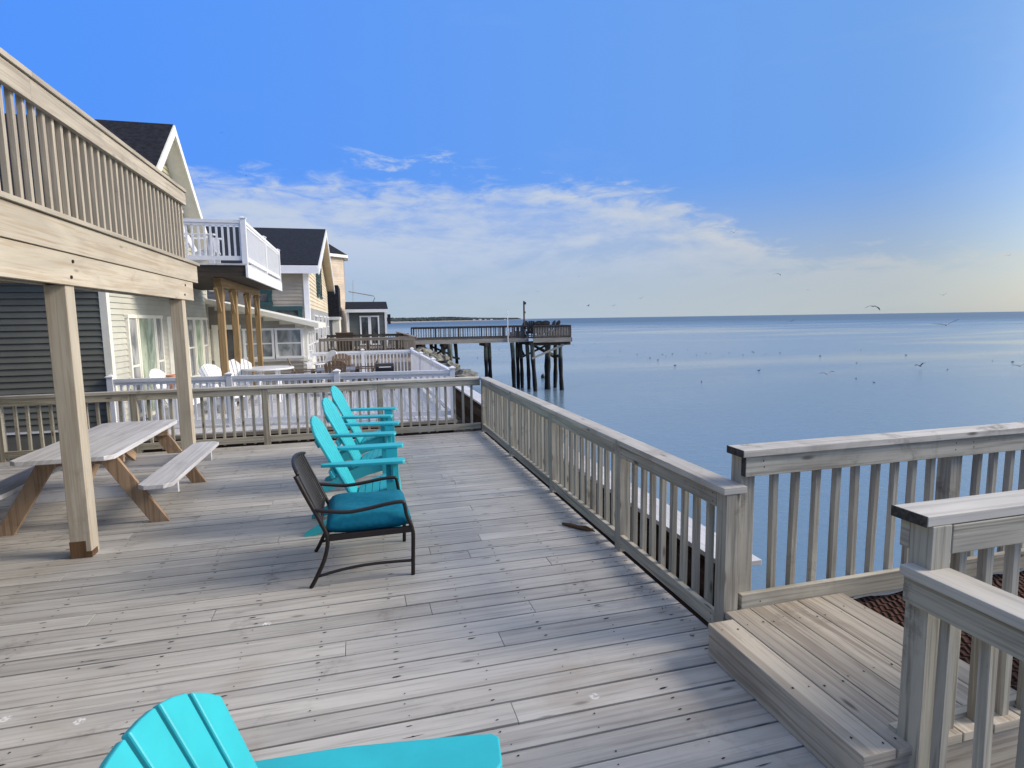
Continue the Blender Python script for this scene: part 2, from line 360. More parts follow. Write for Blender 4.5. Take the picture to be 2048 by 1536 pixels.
# water
g = G('sea_water'); p = g.obj((1, 1, 1), True)
h1 = g.noise(g.obj((0.55, 1.5, 1), True), 1.0, 5, 0.6, 0.3)
h2 = g.noise(g.obj((2.4, 6.5, 1), True), 1.0, 4, 0.6, 0.2)
big = g.noise(g.obj((0.006, 0.022, 1), True), 1.0, 5, 0.6, 0.6)
hh = g.math('ADD', g.math('MULTIPLY', h1, 0.55), g.math('MULTIPLY', h2, 0.45))
hh = g.math('MULTIPLY', hh, g.mr(big, 0.38, 0.60, 0.45, 1.35))
g.bump(hh, 0.50, 0.10)
vl = g.n.new('ShaderNodeVectorMath'); vl.operation = 'LENGTH'; g.l.new(p, vl.inputs[0])
off = g.mr(vl.outputs['Value'], 60, 900)     # rougher with distance; darker base colour paints in the dimmer horizon reflection
M['water'] = g.out(g.mix(off, g.mix(g.mr(big, 0.35, 0.65), (0.130, 0.205, 0.270), (0.160, 0.235, 0.295)), (0.075, 0.130, 0.185)), g.math('ADD', g.mr(big, 0.38, 0.60, 0.04, 0.17), g.math('MULTIPLY', off, 0.42)), 0.5)
M['water'].node_tree.nodes['Principled BSDF'].inputs['IOR'].default_value = 1.5
g = G('tree_mass'); p = g.obj((1, 1, 1), True)
M['farTrees'] = g.out(g.mix(g.mr(g.noise(p, 0.05, 6, 0.7), 0.3, 0.7), (0.018, 0.028, 0.032), (0.055, 0.072, 0.07)), 0.95, 0.1)
M['beach'] = plain('pale_sand', (0.36, 0.31, 0.27), 0.95, 0.1, 0, 0.15, 0.02)
M['gull'] = plain('gull_feathers', (0.34, 0.35, 0.38), 0.8, 0.2)
M['gulldark'] = plain('dark_feathers', (0.09, 0.09, 0.10), 0.8, 0.2)

# ------------------------------------------------------------------ setting: water, ground
WZ = -4.0
def struct(o): o['kind'] = 'structure'; return o
m = MB(); m.add([(-4000, -4000, WZ), (30000, -4000, WZ), (30000, 45000, WZ), (-4000, 45000, WZ)], [(0, 1, 2, 3)])
struct(m.build('water', M['water']))
# ground: flat lot behind the bulkhead, rocky slope further up the shore, sea bed beyond
m = MB(); xs = [-90, -30, -12, -6, -2, 1, 2.9, 3.0, 3.05, 3.6, 4.2, 5, 6, 7.5, 9, 30]
ys = [-30, -8, -2, 3.5, 8, 14, 20, 24, 26] + list(range(28, 100, 4)) + [110, 130]
def gz(x, y):
    if x <= 3.0: z = -1.15
    elif y < 22: z = -5.2
    else: z = max(-5.2, -1.0 - max(0, x-3.6)*0.6)
    if y > 95: z = min(z, -5.2)
    return z
rr = random.Random(3)
vs = [(x, y, gz(x, y)+(rr.uniform(-.06, .06) if x < 2.9 else 0)) for y in ys for x in xs]; nx = len(xs)
m.add(vs, [(j*nx+i, j*nx+i+1, (j+1)*nx+i+1, (j+1)*nx+i) for j in range(len(ys)-1) for i in range(nx-1)])
struct(m.build('ground', M['soil']))
# headland far across the bay
def land(name, mat, pts, depth, zb):
    m = MB(); n = len(pts)
    vs = [(x, y, zb) for x, y, z in pts] + [(x, y+depth*0.35, z) for x, y, z in pts] + [(x, y+depth, z*0.6) for x, y, z in pts]
    m.add(vs, [(k*n+i, k*n+i+1, (k+1)*n+i+1, (k+1)*n+i) for k in (0, 1) for i in range(n-1)])
    return m.build(name, mat, smooth=True)
pts = []
for i in range(60):
    t = i/59; px = 690 + 380*t; D = 1450 + 2300*t*t
    d = ray(px, 640); x = d.x/d.y*D
    pts.append((x, D, WZ + (5.0+rr.uniform(0, 1.2))*(1-t*0.72)))
struct(land('headland', M['beach'], pts, 500, WZ-0.5))
m = MB()
for i in range(2600):
    t = rr.random()**0.85; px = 690 + 345*t; D = (1450+2300*t*t)*1.0 + rr.uniform(150, 420)
    d = ray(px, 640); x = d.x/d.y*D; h = (rr.uniform(8, 15) + 4*math.exp(-((px-900)/45)**2))*(1.0-0.45*t)*(1+0.8*t)*0.9; r_ = rr.uniform(6, 16)*(1+t)
    vs = []; 
    for k in range(6):
        a_ = 2*math.pi*k/6+rr.random(); vs.append((x+r_*math.cos(a_), D+r_*math.sin(a_), WZ+h*rr.uniform(.45, .7)))
    vs.append((x, D, WZ+h*1.12)); vs += [(x+r_*.8*math.cos(2*math.pi*k/6), D+r_*.8*math.sin(2*math.pi*k/6), WZ) for k in range(6)]
    m.add(vs, [(k, (k+1) % 6, 6) for k in range(6)] + [(k, 7+k, 7+(k+1) % 6, (k+1) % 6) for k in range(6)])
tag(m.build('woodland', M['farTrees']), 'dark low band of trees along the far shore across the bay', 'trees', kind='stuff')
for k, (px, s_, d_) in enumerate([(948, 1.0, 'leftmost'), (960, 1.3, 'second from the left'), (971, 0.9, 'middle'), (983, 1.1, 'second from the right'), (1010, 0.8, 'rightmost')]):
    d = ray(px, 638.0); D = 2300+60*k; x = d.x/d.y*D; s_ *= .5; b = thing('shore_house', 'tiny white house on the far shore, %s of the row of five' % d_, 'house', (x, D, WZ+3))
    m = MB(); m.box(-9*s_, 9*s_, -4, 4, 0, 7*s_); m.build('wall', M['white'], b)
    m = MB(); m.prism([(-10*s_, 7*s_), (10*s_, 7*s_), (0, 10*s_)], lambda u, v: (u, -4.5, v), lambda u, v: (u, 4.5, v)); m.build('roof', M['greyside'], b)

# ------------------------------------------------------------------ our deck
def planks_x(m, x0, x1, y0, y1, z, wd=0.146, gap=(0.004, 0.010), th=0.03, nails=True, seed=1, jl=(2.4, 4.6), joist=0.41):
    r = random.Random(seed); y = y1; k = 0
    while y > y0:
        gp = r.uniform(*gap); yb = max(y0, y-wd+gp); xe = [x0]; x = x0 + r.uniform(0.6, 3.6)
        while x < x1-0.5: xe.append(x); x += r.uniform(*jl)
        xe.append(x1)
        for i in range(len(xe)-1):
            dz = r.uniform(-0.0012, 0.0012); ta = rad(r.uniform(-.5, .5)); ca, sa = math.cos(ta), math.sin(ta)
            m.obox(((xe[i]+xe[i+1])/2, (yb+y)/2, z-th/2+dz), ((1, 0, 0), (0, ca, sa), (0, -sa, ca)), ((xe[i+1]-xe[i])/2-.0015, (y-yb)/2, th/2), 0, r.random())
        if nails:
            xx = x1 - 0.12
            while xx > x0:
                for yy in (yb+0.03, y-0.03):
                    if r.random() < 0.8:
                        a_ = xx + r.uniform(-.02, .02); b_ = yy + r.uniform(-.008, .008); s_ = r.uniform(0.0033, 0.0054)
                        l_ = s_*r.choice((1, 1, 1.3, 2.4, 4.5))
                        zz = z + 0.0026
                        m.add([(a_-l_, b_-s_*.7, zz), (a_, b_-s_, zz), (a_+l_, b_+s_*.2, zz), (a_+l_*.3, b_+s_, zz), (a_-l_*.8, b_+s_*.5, zz)], [(0, 1, 2, 3, 4)], None, 1)
                xx -= joist
            for q in range(r.randint(0, 3)):   # drying checks in the boards
                a_ = r.uniform(x0, x1); b_ = r.uniform(yb+.02, y-.02); l_ = r.uniform(.02, .09)
                m.add([(a_-l_, b_, z+.0026), (a_, b_-.002, z+.0026), (a_+l_, b_+.003, z+.0026), (a_, b_+.0025, z+.0026)], [(0, 1, 2, 3)], None, 1)
        y -= wd
m = MB(); planks_x(m, -5.1, 1.90, -3.0, 9.06, 0.0, 0.1535, (0.008, 0.015))
d_ = m.build('deck', [M['deck'], M['nail']], bevel=0.0022); struct(d_)
m = MB()
x = -5.0
while x < 1.85: m.box(x, x+.045, -3, 9.0, -.27, -.036); x += .41
m.box(-5.1, 1.85, -3, 9.0, -.30, -.28)
m.box(1.86, 1.90, -3, 9.05, -.28, -.036); m.box(-5.1, 1.9, 9.01, 9.05, -.28, -.036)
for xx in (1.75, -.5, -3): 
    for yy in (0, 3, 6, 8.9): m.box(xx-.07, xx+.07, yy-.07, yy+.07, -1.2, -.28)
m.build('deck_frame', M['darkwood'], d_)

def railing(name, label, org, ang, length, posts, h=0.88, bal=0.135, style='between', mats=('rail', 'cap', 'rail', 'rail'), base=0.0, botz=(0.045, 0.135), toph=0.09, ext=0.0, capext=(0.0, 0.0), parent=None, postbase=-0.0, dropend=None, rootname=None, group=None, bev=0.003, baseb=None):
    """local x runs along the railing, local +y is the outer side"""
    if parent is None: t = thing(name, label, 'railing', org, ang, group)
    else:
        t = None
    P = t if t else parent
    off = Vector((0, 0, 0))
    cap = MB(); nseg = max(1, round(length/3.2)); a_ = -capext[0]; b_ = length+capext[1]
    for i in range(nseg): cap.box(a_+(b_-a_)*i/nseg+.001, a_+(b_-a_)*(i+1)/nseg-.001, -0.018, 0.125, h-0.038, h)
    cap.build('cap_rail', M[mats[1]], P, bevel=bev)
    tr = MB(); br = MB(); pr = sorted(posts)
    if style == 'between':
        ed = [p_ for p_ in pr]
        seg = []
        if ed[0] > 0.1: seg.append((0, ed[0]))
        for i in range(len(ed)-1): seg.append((ed[i]+.09, ed[i+1]))
        if length-ed[-1] > .15: seg.append((ed[-1]+.09, length))
        y0, y1, py = 0.0, 0.038, (0.002, 0.091)
    else:
        seg = [(length*i/nseg, length*(i+1)/nseg-.002) for i in range(nseg)]; y0, y1, py = 0.0, 0.038, (0.0385, 0.1275)
    for s0, s1 in seg:
        tr.box(s0, s1, y0, y1, h-.041-toph, h-.041); br.box(s0, s1, y0+.001, y1, botz[0], botz[1])
    for x in (pr if bev else []):
        for dx in (-.03, .115):
            for zz in (h-.065, h-.105, botz[0]+.03, botz[0]+.07):
                if 0.02 < x+dx < length-.02:
                    q = .0042; X0 = x+dx+random.uniform(-.008, .008); Z0 = zz+random.uniform(-.005, .005)
                    (tr if zz > h-.2 else br).add([(X0-q, -.0006, Z0-q*.6), (X0+q*.8, -.0006, Z0-q), (X0+q, -.0006, Z0+q*.7), (X0-q*.5, -.0006, Z0+q*1.3)], [(0, 1, 2, 3)], None, 1)
    tr.build('top_rail', [M[mats[0]], M['nail']], P, bevel=bev); br.build('bottom_rail', [M[mats[0]], M['nail']], P, bevel=bev)
    pm = MB(); pm.box(0, .089, py[0], py[1], postbase, h-.039); p0 = None
    for x in pr:
        if p0 is None: p0 = pm.build('post', M[mats[2]], P, bevel=bev); p0.location = (x, 0, 0)
        else: inst(p0, P, (x, 0, 0))
    bm_ = []
    for k in range(4):
        q = MB(); ln_ = random.uniform(-.006, .006); q.beam((ln_, .0575, botz[0]-.01+random.uniform(-.02, .01)), (-ln_, .0575, h-.045), .036, .036, (0, 1, 0)); bm_.append(q)
    protos = [None]*4; nb = 0
    bounds = [0]+[p_ for p_ in pr if p_ > .1]+([length] if length-pr[-1] > .2 else [])
    bounds = sorted(set(bounds))
    for i in range(len(bounds)-1):
        s0 = bounds[i]+(.09 if any(abs(bounds[i]-p_) < .01 for p_ in pr) else 0); s1 = bounds[i+1]; n = max(1, round((s1-s0)/bal)-1)
        for j in range(n):
            x = s0+(s1-s0)*(j+1)/(n+1) + random.uniform(-.004, .004); k = nb % 4; nb += 1
            if protos[k] is None: protos[k] = bm_[k].build('baluster', M[mats[3]], P, bevel=bev*.7); protos[k].location = (x, 0, 0)
            else: inst(protos[k], P, (x, 0, 0))
    return t

HP = math.pi/2
railing('deck_railing', 'long weathered wooden railing on the sea side, running from the far corner to the step', (1.88, 9.03, 0), -HP, 6.42, [0.0, 1.75, 3.42, 5.02, 6.325], h=0.88)
railing('deck_railing', 'weathered wooden railing across the back end of the deck, in front of the white fence', (-5.0, 9.03, 0), 0, 6.87, [0.3, 1.90, 3.60, 5.25], h=0.88)
railing('landing_railing', 'taller railing on the far side of the raised step, over the water', (2.0, 2.62, 0), 0, 4.6, [0.0, 1.50, 3.0, 4.45], h=1.08, style='front', botz=(.135, .255), toph=.11, capext=(0.03, 0), postbase=0.0)
t = railing('landing_railing', 'near railing at right whose pale cap ends on the closest square post', (1.95, 1.655, 0), 0, 4.2, [0.0, 1.6, 3.2], h=1.08, style='front', botz=(.10, .20), toph=.11, capext=(0.025, 0), postbase=-1.1)
for ch in kids(t):     # outer side of this one faces the camera
    ch.scale = (1, -1, 1)
m = MB(); m.box(.095, 4.2, -.127, -.09, .93, 1.038); m.build('top_rail', M['rail'], t, bevel=.003)
railing('side_railing', 'lower railing at the bottom right running towards the camera from the closest post', (1.915, 1.60, 0), -HP, 2.6, [1.35, 2.5], h=0.88, style='front', botz=(-.06, .03), toph=.10, capext=(0.005, 0), postbase=-1.1)
# blackened end grain on the two cap ends
def cap_end(t, x, y0, y1):
    m = MB(); m.box(x-.004, x-.0005, y0, y1, 1.041, 1.081); m.box(x+.027, x+.0295, y0+.02, y0+.054, .93, 1.036); o = m.build('end_grain', M['endgrain'], t); return o
ts = [o for o in COL.objects if o.get('category') == 'railing' and o.name.startswith('landing_railing')]
cap_end(ts[0], -.03, -.018, .125)
o = cap_end(ts[1], -.025, -.018, .125); o.scale = (1, -1, 1)

# landing / raised step
L = thing('landing_step', 'raised wooden step of wide boards leading off the deck at right', 'step', (1.73, 1.55, 0))
m = MB(); r = random.Random(5); x = 1.73; k = 0
tr = MB()
while x < 2.66:
    y1 = 2.535 if k == 0 else 2.612
    tr.box(x, x+.152, 1.55 if k else 1.555, y1, .14, .18+r.uniform(-.001, .001), 0, r.random()); 
    for yy in (1.62, 1.95, 2.45):
        for q in (.03, .12):
            a_ = x+q+r.uniform(-.01, .01); b_ = yy+r.uniform(-.03, .03); s_ = r.uniform(.003, .0055)
            tr.add([(a_-s_, b_-s_, .1825), (a_+s_, b_-s_*.6, .1825), (a_+s_*.7, b_+s_*1.4, .1825), (a_-s_*.8, b_+s_, .1825)], [(0, 1, 2, 3)], None, 1)
    x += .158; k += 1
tr.build('tread', [M['landing'], M['nail']], L, rel=L.location, bevel=.004)
m = MB(); m.box(1.735, 1.773, 1.556, 2.53, .002, .138); m.build('riser', M['landing'], L, rel=L.location, bevel=.003)
m = MB(); m.box(1.775, 2.66, 1.56, 1.598, -.25, .138); m.box(1.91, 1.95, 1.6, 2.6, -.25, .13); m.box(2.6, 2.64, 1.6, 2.6, -.25, .13); m.box(1.91, 6.3, 2.70, 2.745, -.3, .06); m.box(2.7, 6.3, 1.57, 1.61, -.3, .04)
m.build('frame', M['landing'], L, rel=L.location, bevel=.003)
m = MB(); x = 2.68
while x < 6.2: m.box(x, x+.146, 1.615, 2.70, .02, .06); x += .152
m.build('walkway', M['landing'], L, rel=L.location, bevel=.003)
m = MB(); r = random.Random(9); nx_, ny_ = 90, 60
vs = [(2.70+2.6*i/nx_, 1.63+1.05*j/ny_, .082+.008*math.sin(j*1.9+2.0*math.sin(i*.35))+r.uniform(-.002, .002)) for j in range(ny_+1) for i in range(nx_+1)]
m.add(vs, [(j*(nx_+1)+i, j*(nx_+1)+i+1, (j+1)*(nx_+1)+i+1, (j+1)*(nx_+1)+i) for j in range(ny_) for i in range(nx_)])
m.box(2.70, 5.3, 1.63, 2.68, .061, .072)
tag(m.build('mat', M['mat'], smooth=False), 'dark reddish brown ribbed mat lying beyond the raised step', 'mat')

# bulkhead, rocks, planks below
B = thing('bulkhead', 'dark timber sea wall with a pale plank cap seen through the long railing', 'sea wall', (3.0, 3.6, WZ))
m = MB(); y = 3.95
for i in range(5): m.box(2.84, 3.2, y+i*4.06, y+(i+1)*4.06-.01, -.285, -.24)
m.build('cap', M['picnic'], B, rel=B.location, bevel=.004)
m = MB(); y = 4.0
while y < 24.0: m.box(3.02+random.uniform(-.006, .006), 3.09, y, y+.195, WZ-1, -.288); y += .2
m.build('planking', M['bulk'], B, rel=B.location)
m = MB()
for z in (-.55, -1.1): m.box(2.88, 3.018, 3.8, 24.2, z-.09, z+.09)
m.build('waler', M['bulk'], B, rel=B.location)
def rock(r, cx, cy, cz, s_, sq=(1, 1, .6)):
    m = MB(); n1_, n2_ = 9, 6; vs = []; ph = [r.uniform(0, 6) for _ in range(6)]
    for j in range(1, n2_):
        for i in range(n1_):
            a_ = 2*math.pi*i/n1_; b_ = math.pi*j/n2_
            d = Vector((math.cos(a_)*math.sin(b_), math.sin(a_)*math.sin(b_), math.cos(b_)))
            k = 1+.22*math.sin(3*d.x+ph[0])+.18*math.sin(4*d.y+ph[1])+.12*math.sin(6*d.z+ph[2])+r.uniform(-.07, .07)
            d = Vector([max(-.72, min(.72, c)) for c in d])
            vs.append(Vector((d.x*sq[0], d.y*sq[1], d.z*sq[2]))*s_*k)
    vs.append(Vector((0, 0, s_*sq[2]*.75))); vs.append(Vector((0, 0, -s_*sq[2]*.75))); T_ = len(vs)-2
    fs = [(j*n1_+i, (j+1)*n1_+i, (j+1)*n1_+(i+1) % n1_, j*n1_+(i+1) % n1_) for j in range(n2_-2) for i in range(n1_)]
    fs += [(i, (i+1) % n1_, T_) for i in range(n1_)] + [((n2_-2)*n1_+(i+1) % n1_, (n2_-2)*n1_+i, T_+1) for i in range(n1_)]
    m.add(vs, fs); o = m.build('rock', M['rock']); o.location = (cx, cy, cz); o.rotation_euler = (r.uniform(-.4, .4), r.uniform(-.4, .4), r.uniform(0, 6)); return o
r = random.Random(21)
for i in range(90):
    y = 22.5+30*(i/90)+r.uniform(-.6, .6); lim = 4.35+.035*(y-22); x = 3.1+r.random()**.7*(lim-3.1)
    o = rock(r, x, y, -.55-max(0, x-lim+.3)*.8+r.uniform(-.12, .16), r.uniform(.32, .62))
    tag(o, 'grey boulder in the rocky slope along the shore past the white fence', 'rock', 'boulders along the shore')
for i in range(16):
    x = 3.45+r.random()*1.6; y = 1.2+r.random()*2.7
    o = rock(r, x, y, WZ+r.uniform(-.1, .35)-(x-3.4)*.15, r.uniform(.3, .5))
    tag(o, 'dark wet rock at the water below the raised step', 'rock', 'rocks below the step')
for (x0, y0, x1, y1, z, lab) in ((2.95, 3.62, 3.75, 3.05, -.62, 'pale weathered plank lying below the landing railing, the upper one'), (2.9, 3.40, 3.9, 2.72, -.85, 'pale weathered plank lying below the landing railing, the lower one')):
    m = MB(); m.beam((0, 0, 0), (x1-x0, y1-y0, -.15), .2, .04); o = m.build('plank', M['picnic'], bevel=.004); o.location = (x0, y0, z); tag(o, lab, 'plank')

# driftwood stick, leaves
m = MB(); m.tube([(0, 0, .012), (.05, -.06, .014), (.11, -.15, .012), (.2, -.25, .01)], [.010, .019, .016, .005], 7); m.tube([(.08, -.1, .012), (.16, -.15, .016), (.20, -.22, .01)], [.012, .012, .004], 6)
o = m.build('bark_strip', M['rust'], smooth=True); o.location = (1.66, 4.60, .003); tag(o, 'brown strip of bark lying on the deck by the long railing', 'bark')
m = MB(); r = random.Random(4)
for i in range(260):
    if r.random() < .75: y = r.uniform(2.7, 9.0); x = 1.86-abs(r.gauss(0, .10))
    else: x = r.uniform(-3.5, 1.8); y = 8.98-abs(r.gauss(0, .07))
    s_ = r.uniform(.003, .010); a_ = r.uniform(0, 6.28); c, sn = math.cos(a_), math.sin(a_)
    P_ = [(-1.6, 0, 0), (0, -.5, .2), (1.5, 0, .1), (0, .5, .35)]
    m.add([(x+(u*c-v*sn)*s_, y+(u*sn+v*c)*s_, .003+q*s_) for u, v, q in P_], [(0, 1, 2), (0, 2, 3)])
tag(m.build('leaf_litter', M['rust']), 'scattered bits of dry seaweed and bark along the foot of the railings', 'litter', kind='stuff')

# ------------------------------------------------------------------ upper deck at left
UD = thing('upper_deck', 'raised timber upper deck with slatted railing on two square posts at left', 'deck', (-2.15, 5.0, 0))
R_ = UD.location
for k, y in enumerate((5.03, 8.0, 2.06)):
    m = MB(); m.box(-2.215, -2.075, y, y+.14, .0 if k else .001, 2.098); p_ = m.build('post', M['beam'], UD, rel=R_, bevel=.004)
    if k == 0:
        m = MB(); m.box(-2.2185, -2.108, y-.0035, y+.05, .004, .135); m.box(-2.11, -2.0715, y-.0035, y+.1, .004, .05)
        m.build('stain_band', M['rust'], p_, rel=R_)
for yy in (5.10, 8.07):
    for zz in (2.16, 2.28):
        m = MB(); m.tube([(-2.056, yy+(zz-2.2)*.4, zz), (-2.046, yy+(zz-2.2)*.4, zz)], .013, 8); m.build('bolt', M['nail'], UD, rel=R_)
m = MB(); m.box(-2.10, -2.055, -2.5, 8.47, 2.10, 2.335); m.box(-2.245, -2.20, -2.5, 8.47, 2.10, 2.335)
m.build('beam', M['beam'], UD, rel=R_, bevel=.004)
m = MB(); m.box(-2.085, -2.04, -2.5, 8.68, 2.34, 2.565); m.box(-5.2, -2.086, 8.635, 8.68, 2.34, 2.565); m.build('rim_joist', M['beam'], UD, rel=R_, bevel=.004)
m = MB(); y = -2.3
while y < 8.6: m.box(-5.2, -2.087, y, y+.045, 2.34, 2.56); y += .41
m.build('joists', M['beam'], UD, rel=R_)
m = MB(); y = -2.5
m.box(-2.17, -2.015, -2.5, 8.74, 2.57, 2.606)
x = -2.175
while x > -5.2: m.box(x-.145, x, -2.5, 8.74, 2.57, 2.605, 0, random.random()); x -= .152
m.build('decking', M['uprail'], UD, rel=R_, bevel=.003)
m = MB(); y = -2.5
while y < 8.3: m.box(-2.060, -2.022, y, min(8.33, y+3.6)-.002, 3.285, 3.432); y += 3.6
ur = m.build('railing', M['uprail'], UD, rel=R_, bevel=.003)
m = MB(); y = -2.5
while y < 8.3: m.box(-2.165, -2.005, y, min(8.38, y+3.6)-.002, 3.437, 3.475); y += 3.6
m.build('cap_rail', M['uprail'], ur, rel=R_, bevel=.003)
pb = None; k = 0
ypos = 8.26; pi_ = 0; protos = [None]*3
while ypos > 1.5:
    if pi_ % 12 == 0:
        m = MB(); m.box(-2.19, -2.101, ypos-.045, ypos+.045, 2.607, 3.43); m.build('post', M['uprail'], ur, rel=R_, bevel=.003)
    if True:
        kk = pi_ % 3
        if protos[kk] is None:
            m = MB(); m.box(-2.098, -2.062, -.018, .018, 2.607, 3.42); protos[kk] = m.build('baluster', M['uprail'], ur, rel=(R_.x, 0, R_.z), bevel=.003); protos[kk].location = (0, ypos-R_.y, 0)
        else: inst(protos[kk], ur, (0, ypos-R_.y, 0))
        ypos -= .128
    pi_ += 1
# our own house, unseen left of frame, added to shade under the upper deck
OH = thing('unseen_house', 'unseen house wall that the upper deck is fixed to, added off frame to shade beneath it', 'house', (-5.3, 3, 0))

def siding(m, o, u, n, W_, z0, z1, c=.115, rng=None, th=.030, back=.0):
    """lap siding: o origin (x,y), u horizontal unit dir, n outward normal"""
    z = z0; u = Vector((u[0], u[1], 0)); n = Vector((n[0], n[1], 0)); o = Vector((o[0], o[1], 0))
    while z < z1-1e-3:
        zt = min(z+c, z1); a_, b_ = (0, W_) if rng is None else rng((z+zt)/2)
        if b_-a_ > .02:
            Z = Vector((0, 0, 1))
            p = [o+u*a_+n*th+Z*z, o+u*b_+n*th+Z*z, o+u*b_+n*.004+Z*zt, o+u*a_+n*.004+Z*zt, o+u*a_+Z*z, o+u*b_+Z*z]
            rv = random.random()
            m.add(p, [(0, 1, 2, 3), (4, 5, 1, 0)], None, 0, rv)
        z = zt
    return m
def window(par, rel, o, u, n, w_, z0, z1, pane, trim='trim', fr=.07, mull=0, rail=True, name='window', dep=.06, muntin=0):
    """frame with pane on a wall; o = left end on the wall plane"""
    u = Vector((u[0], u[1], 0)); n = Vector((n[0], n[1], 0)); o = Vector((o[0], o[1], 0)); Z = Vector((0, 0, 1))
    m = MB()
    def bar(a_, b_, za, zb, d0=.0, d1=dep):
        m.obox(o+u*((a_+b_)/2)+n*((d0+d1)/2)+Z*((za+zb)/2), (u, n, Z), (abs(b_-a_)/2, (d1-d0)/2, (zb-za)/2))
    bar(0, fr, z0+fr, z1-fr); bar(w_-fr, w_, z0+fr, z1-fr); bar(-.02, w_+.02, z1-fr, z1, 0, dep+.015); bar(-.03, w_+.03, z0, z0+fr, 0, dep+.03)
    for k in range(mull): x = w_*(k+1)/(mull+1); bar(x-fr*.55, x+fr*.55, z0+fr, z1-fr, 0, dep-.004)
    if rail: zm = (z0+z1)/2; bar(fr, w_-fr, zm-.022, zm+.022, 0.0, dep-.01)
    f = m.build(name, M[trim], par, rel=rel)
    q = MB(); q.obox(o+u*(w_/2)+n*.028+Z*((z0+z1)/2), (u, n, Z), (w_/2-fr*.6, .006, (z1-z0)/2-fr*.6)); q.build('pane', M[pane], f, rel=rel)
    return f
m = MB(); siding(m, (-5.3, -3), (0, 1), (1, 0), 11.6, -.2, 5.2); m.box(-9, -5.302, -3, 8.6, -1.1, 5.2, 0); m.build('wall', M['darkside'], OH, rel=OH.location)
m = MB(); m.prism([(-3.3, 5.2), (8.9, 5.2), (2.8, 8.2)], lambda u, v: (-4.9, u, v), lambda u, v: (-9.3, u, v)); m.build('roof', M['roof'], OH, rel=OH.location)
window(OH, OH.location, (-5.28, 6.2), (0, 1), (1, 0), 1.7, .05, 2.0, 'curtain', mull=1, rail=False, name='door')

# ------------------------------------------------------------------ picnic table
PT = thing('picnic_table', 'picnic table with pale grey top and brown legs behind the big post', 'table', (-2.42, 6.45, 0))
def slab(m, x0, x1, y0, y1, z0, z1, c=.05, n=1):
    w_ = (x1-x0)/n
    for i in range(n):
        a_, b_ = x0+i*w_+.0015, x0+(i+1)*w_-.0015
        cl_ = c if i == 0 else 0; cr = c if i == n-1 else 0
        poly = [(a_+cl_, y0), (b_-cr, y0)]+([(b_, y0+cr)] if cr else [])+([(b_, y1-cr)] if cr else [])+[(b_-cr, y1), (a_+cl_, y1)]+([(a_, y1-cl_), (a_, y0+cl_)] if cl_ else [])
        m.prism(poly, lambda u, v: (u, v, z1), lambda u, v: (u, v, z0))
m = MB(); slab(m, -.38, .38, -.98, .92, .665, .705, .06, 1); m.build('tabletop', M['picnic'], PT, bevel=.004)
for sgn in (1, -1):
    m = MB(); slab(m, *sorted((sgn*.50, sgn*.78)), -.90, 1.0, .365, .405, .06, 1); m.build('bench', M['picnic'], PT, bevel=.004)
for y in (-.66, .68):
    for sgn in (1, -1):
        m = MB(); q = Vector((sgn*.2, y, .66)); b_ = Vector((sgn*.60, y, 0.0)); d = (b_-q); 
        poly = [(sgn*.13, .662), (sgn*.28, .662), (sgn*.68, 0), (sgn*.53, 0)]
        m.prism(poly, lambda u, v: (u, y-.019, v), lambda u, v: (u, y+.019, v)); m.build('leg', M['cedar'], PT, bevel=.003)
    s_ = 1 if y < 0 else -1
    m = MB(); m.box(-.76, .76, y+s_*.0205-.0 if s_ > 0 else y-.058, y+.058 if s_ > 0 else y-.0205, .255, .36); m.build('bench_support', M['picnic'], PT, bevel=.004)
    m = MB(); m.box(-.34, .34, y+s_*.0205 if s_ > 0 else y-.058, y+.058 if s_ > 0 else y-.0205, .57, .66); m.build('top_support', M['cedar'], PT, bevel=.004)
m = MB(); m.beam((0, -.6, .36), (0, -.12, .64), .038, .09); m.beam((0, .6, .36), (0, .12, .64), .038, .09); m.build('brace', M['cedar'], PT, bevel=.003)

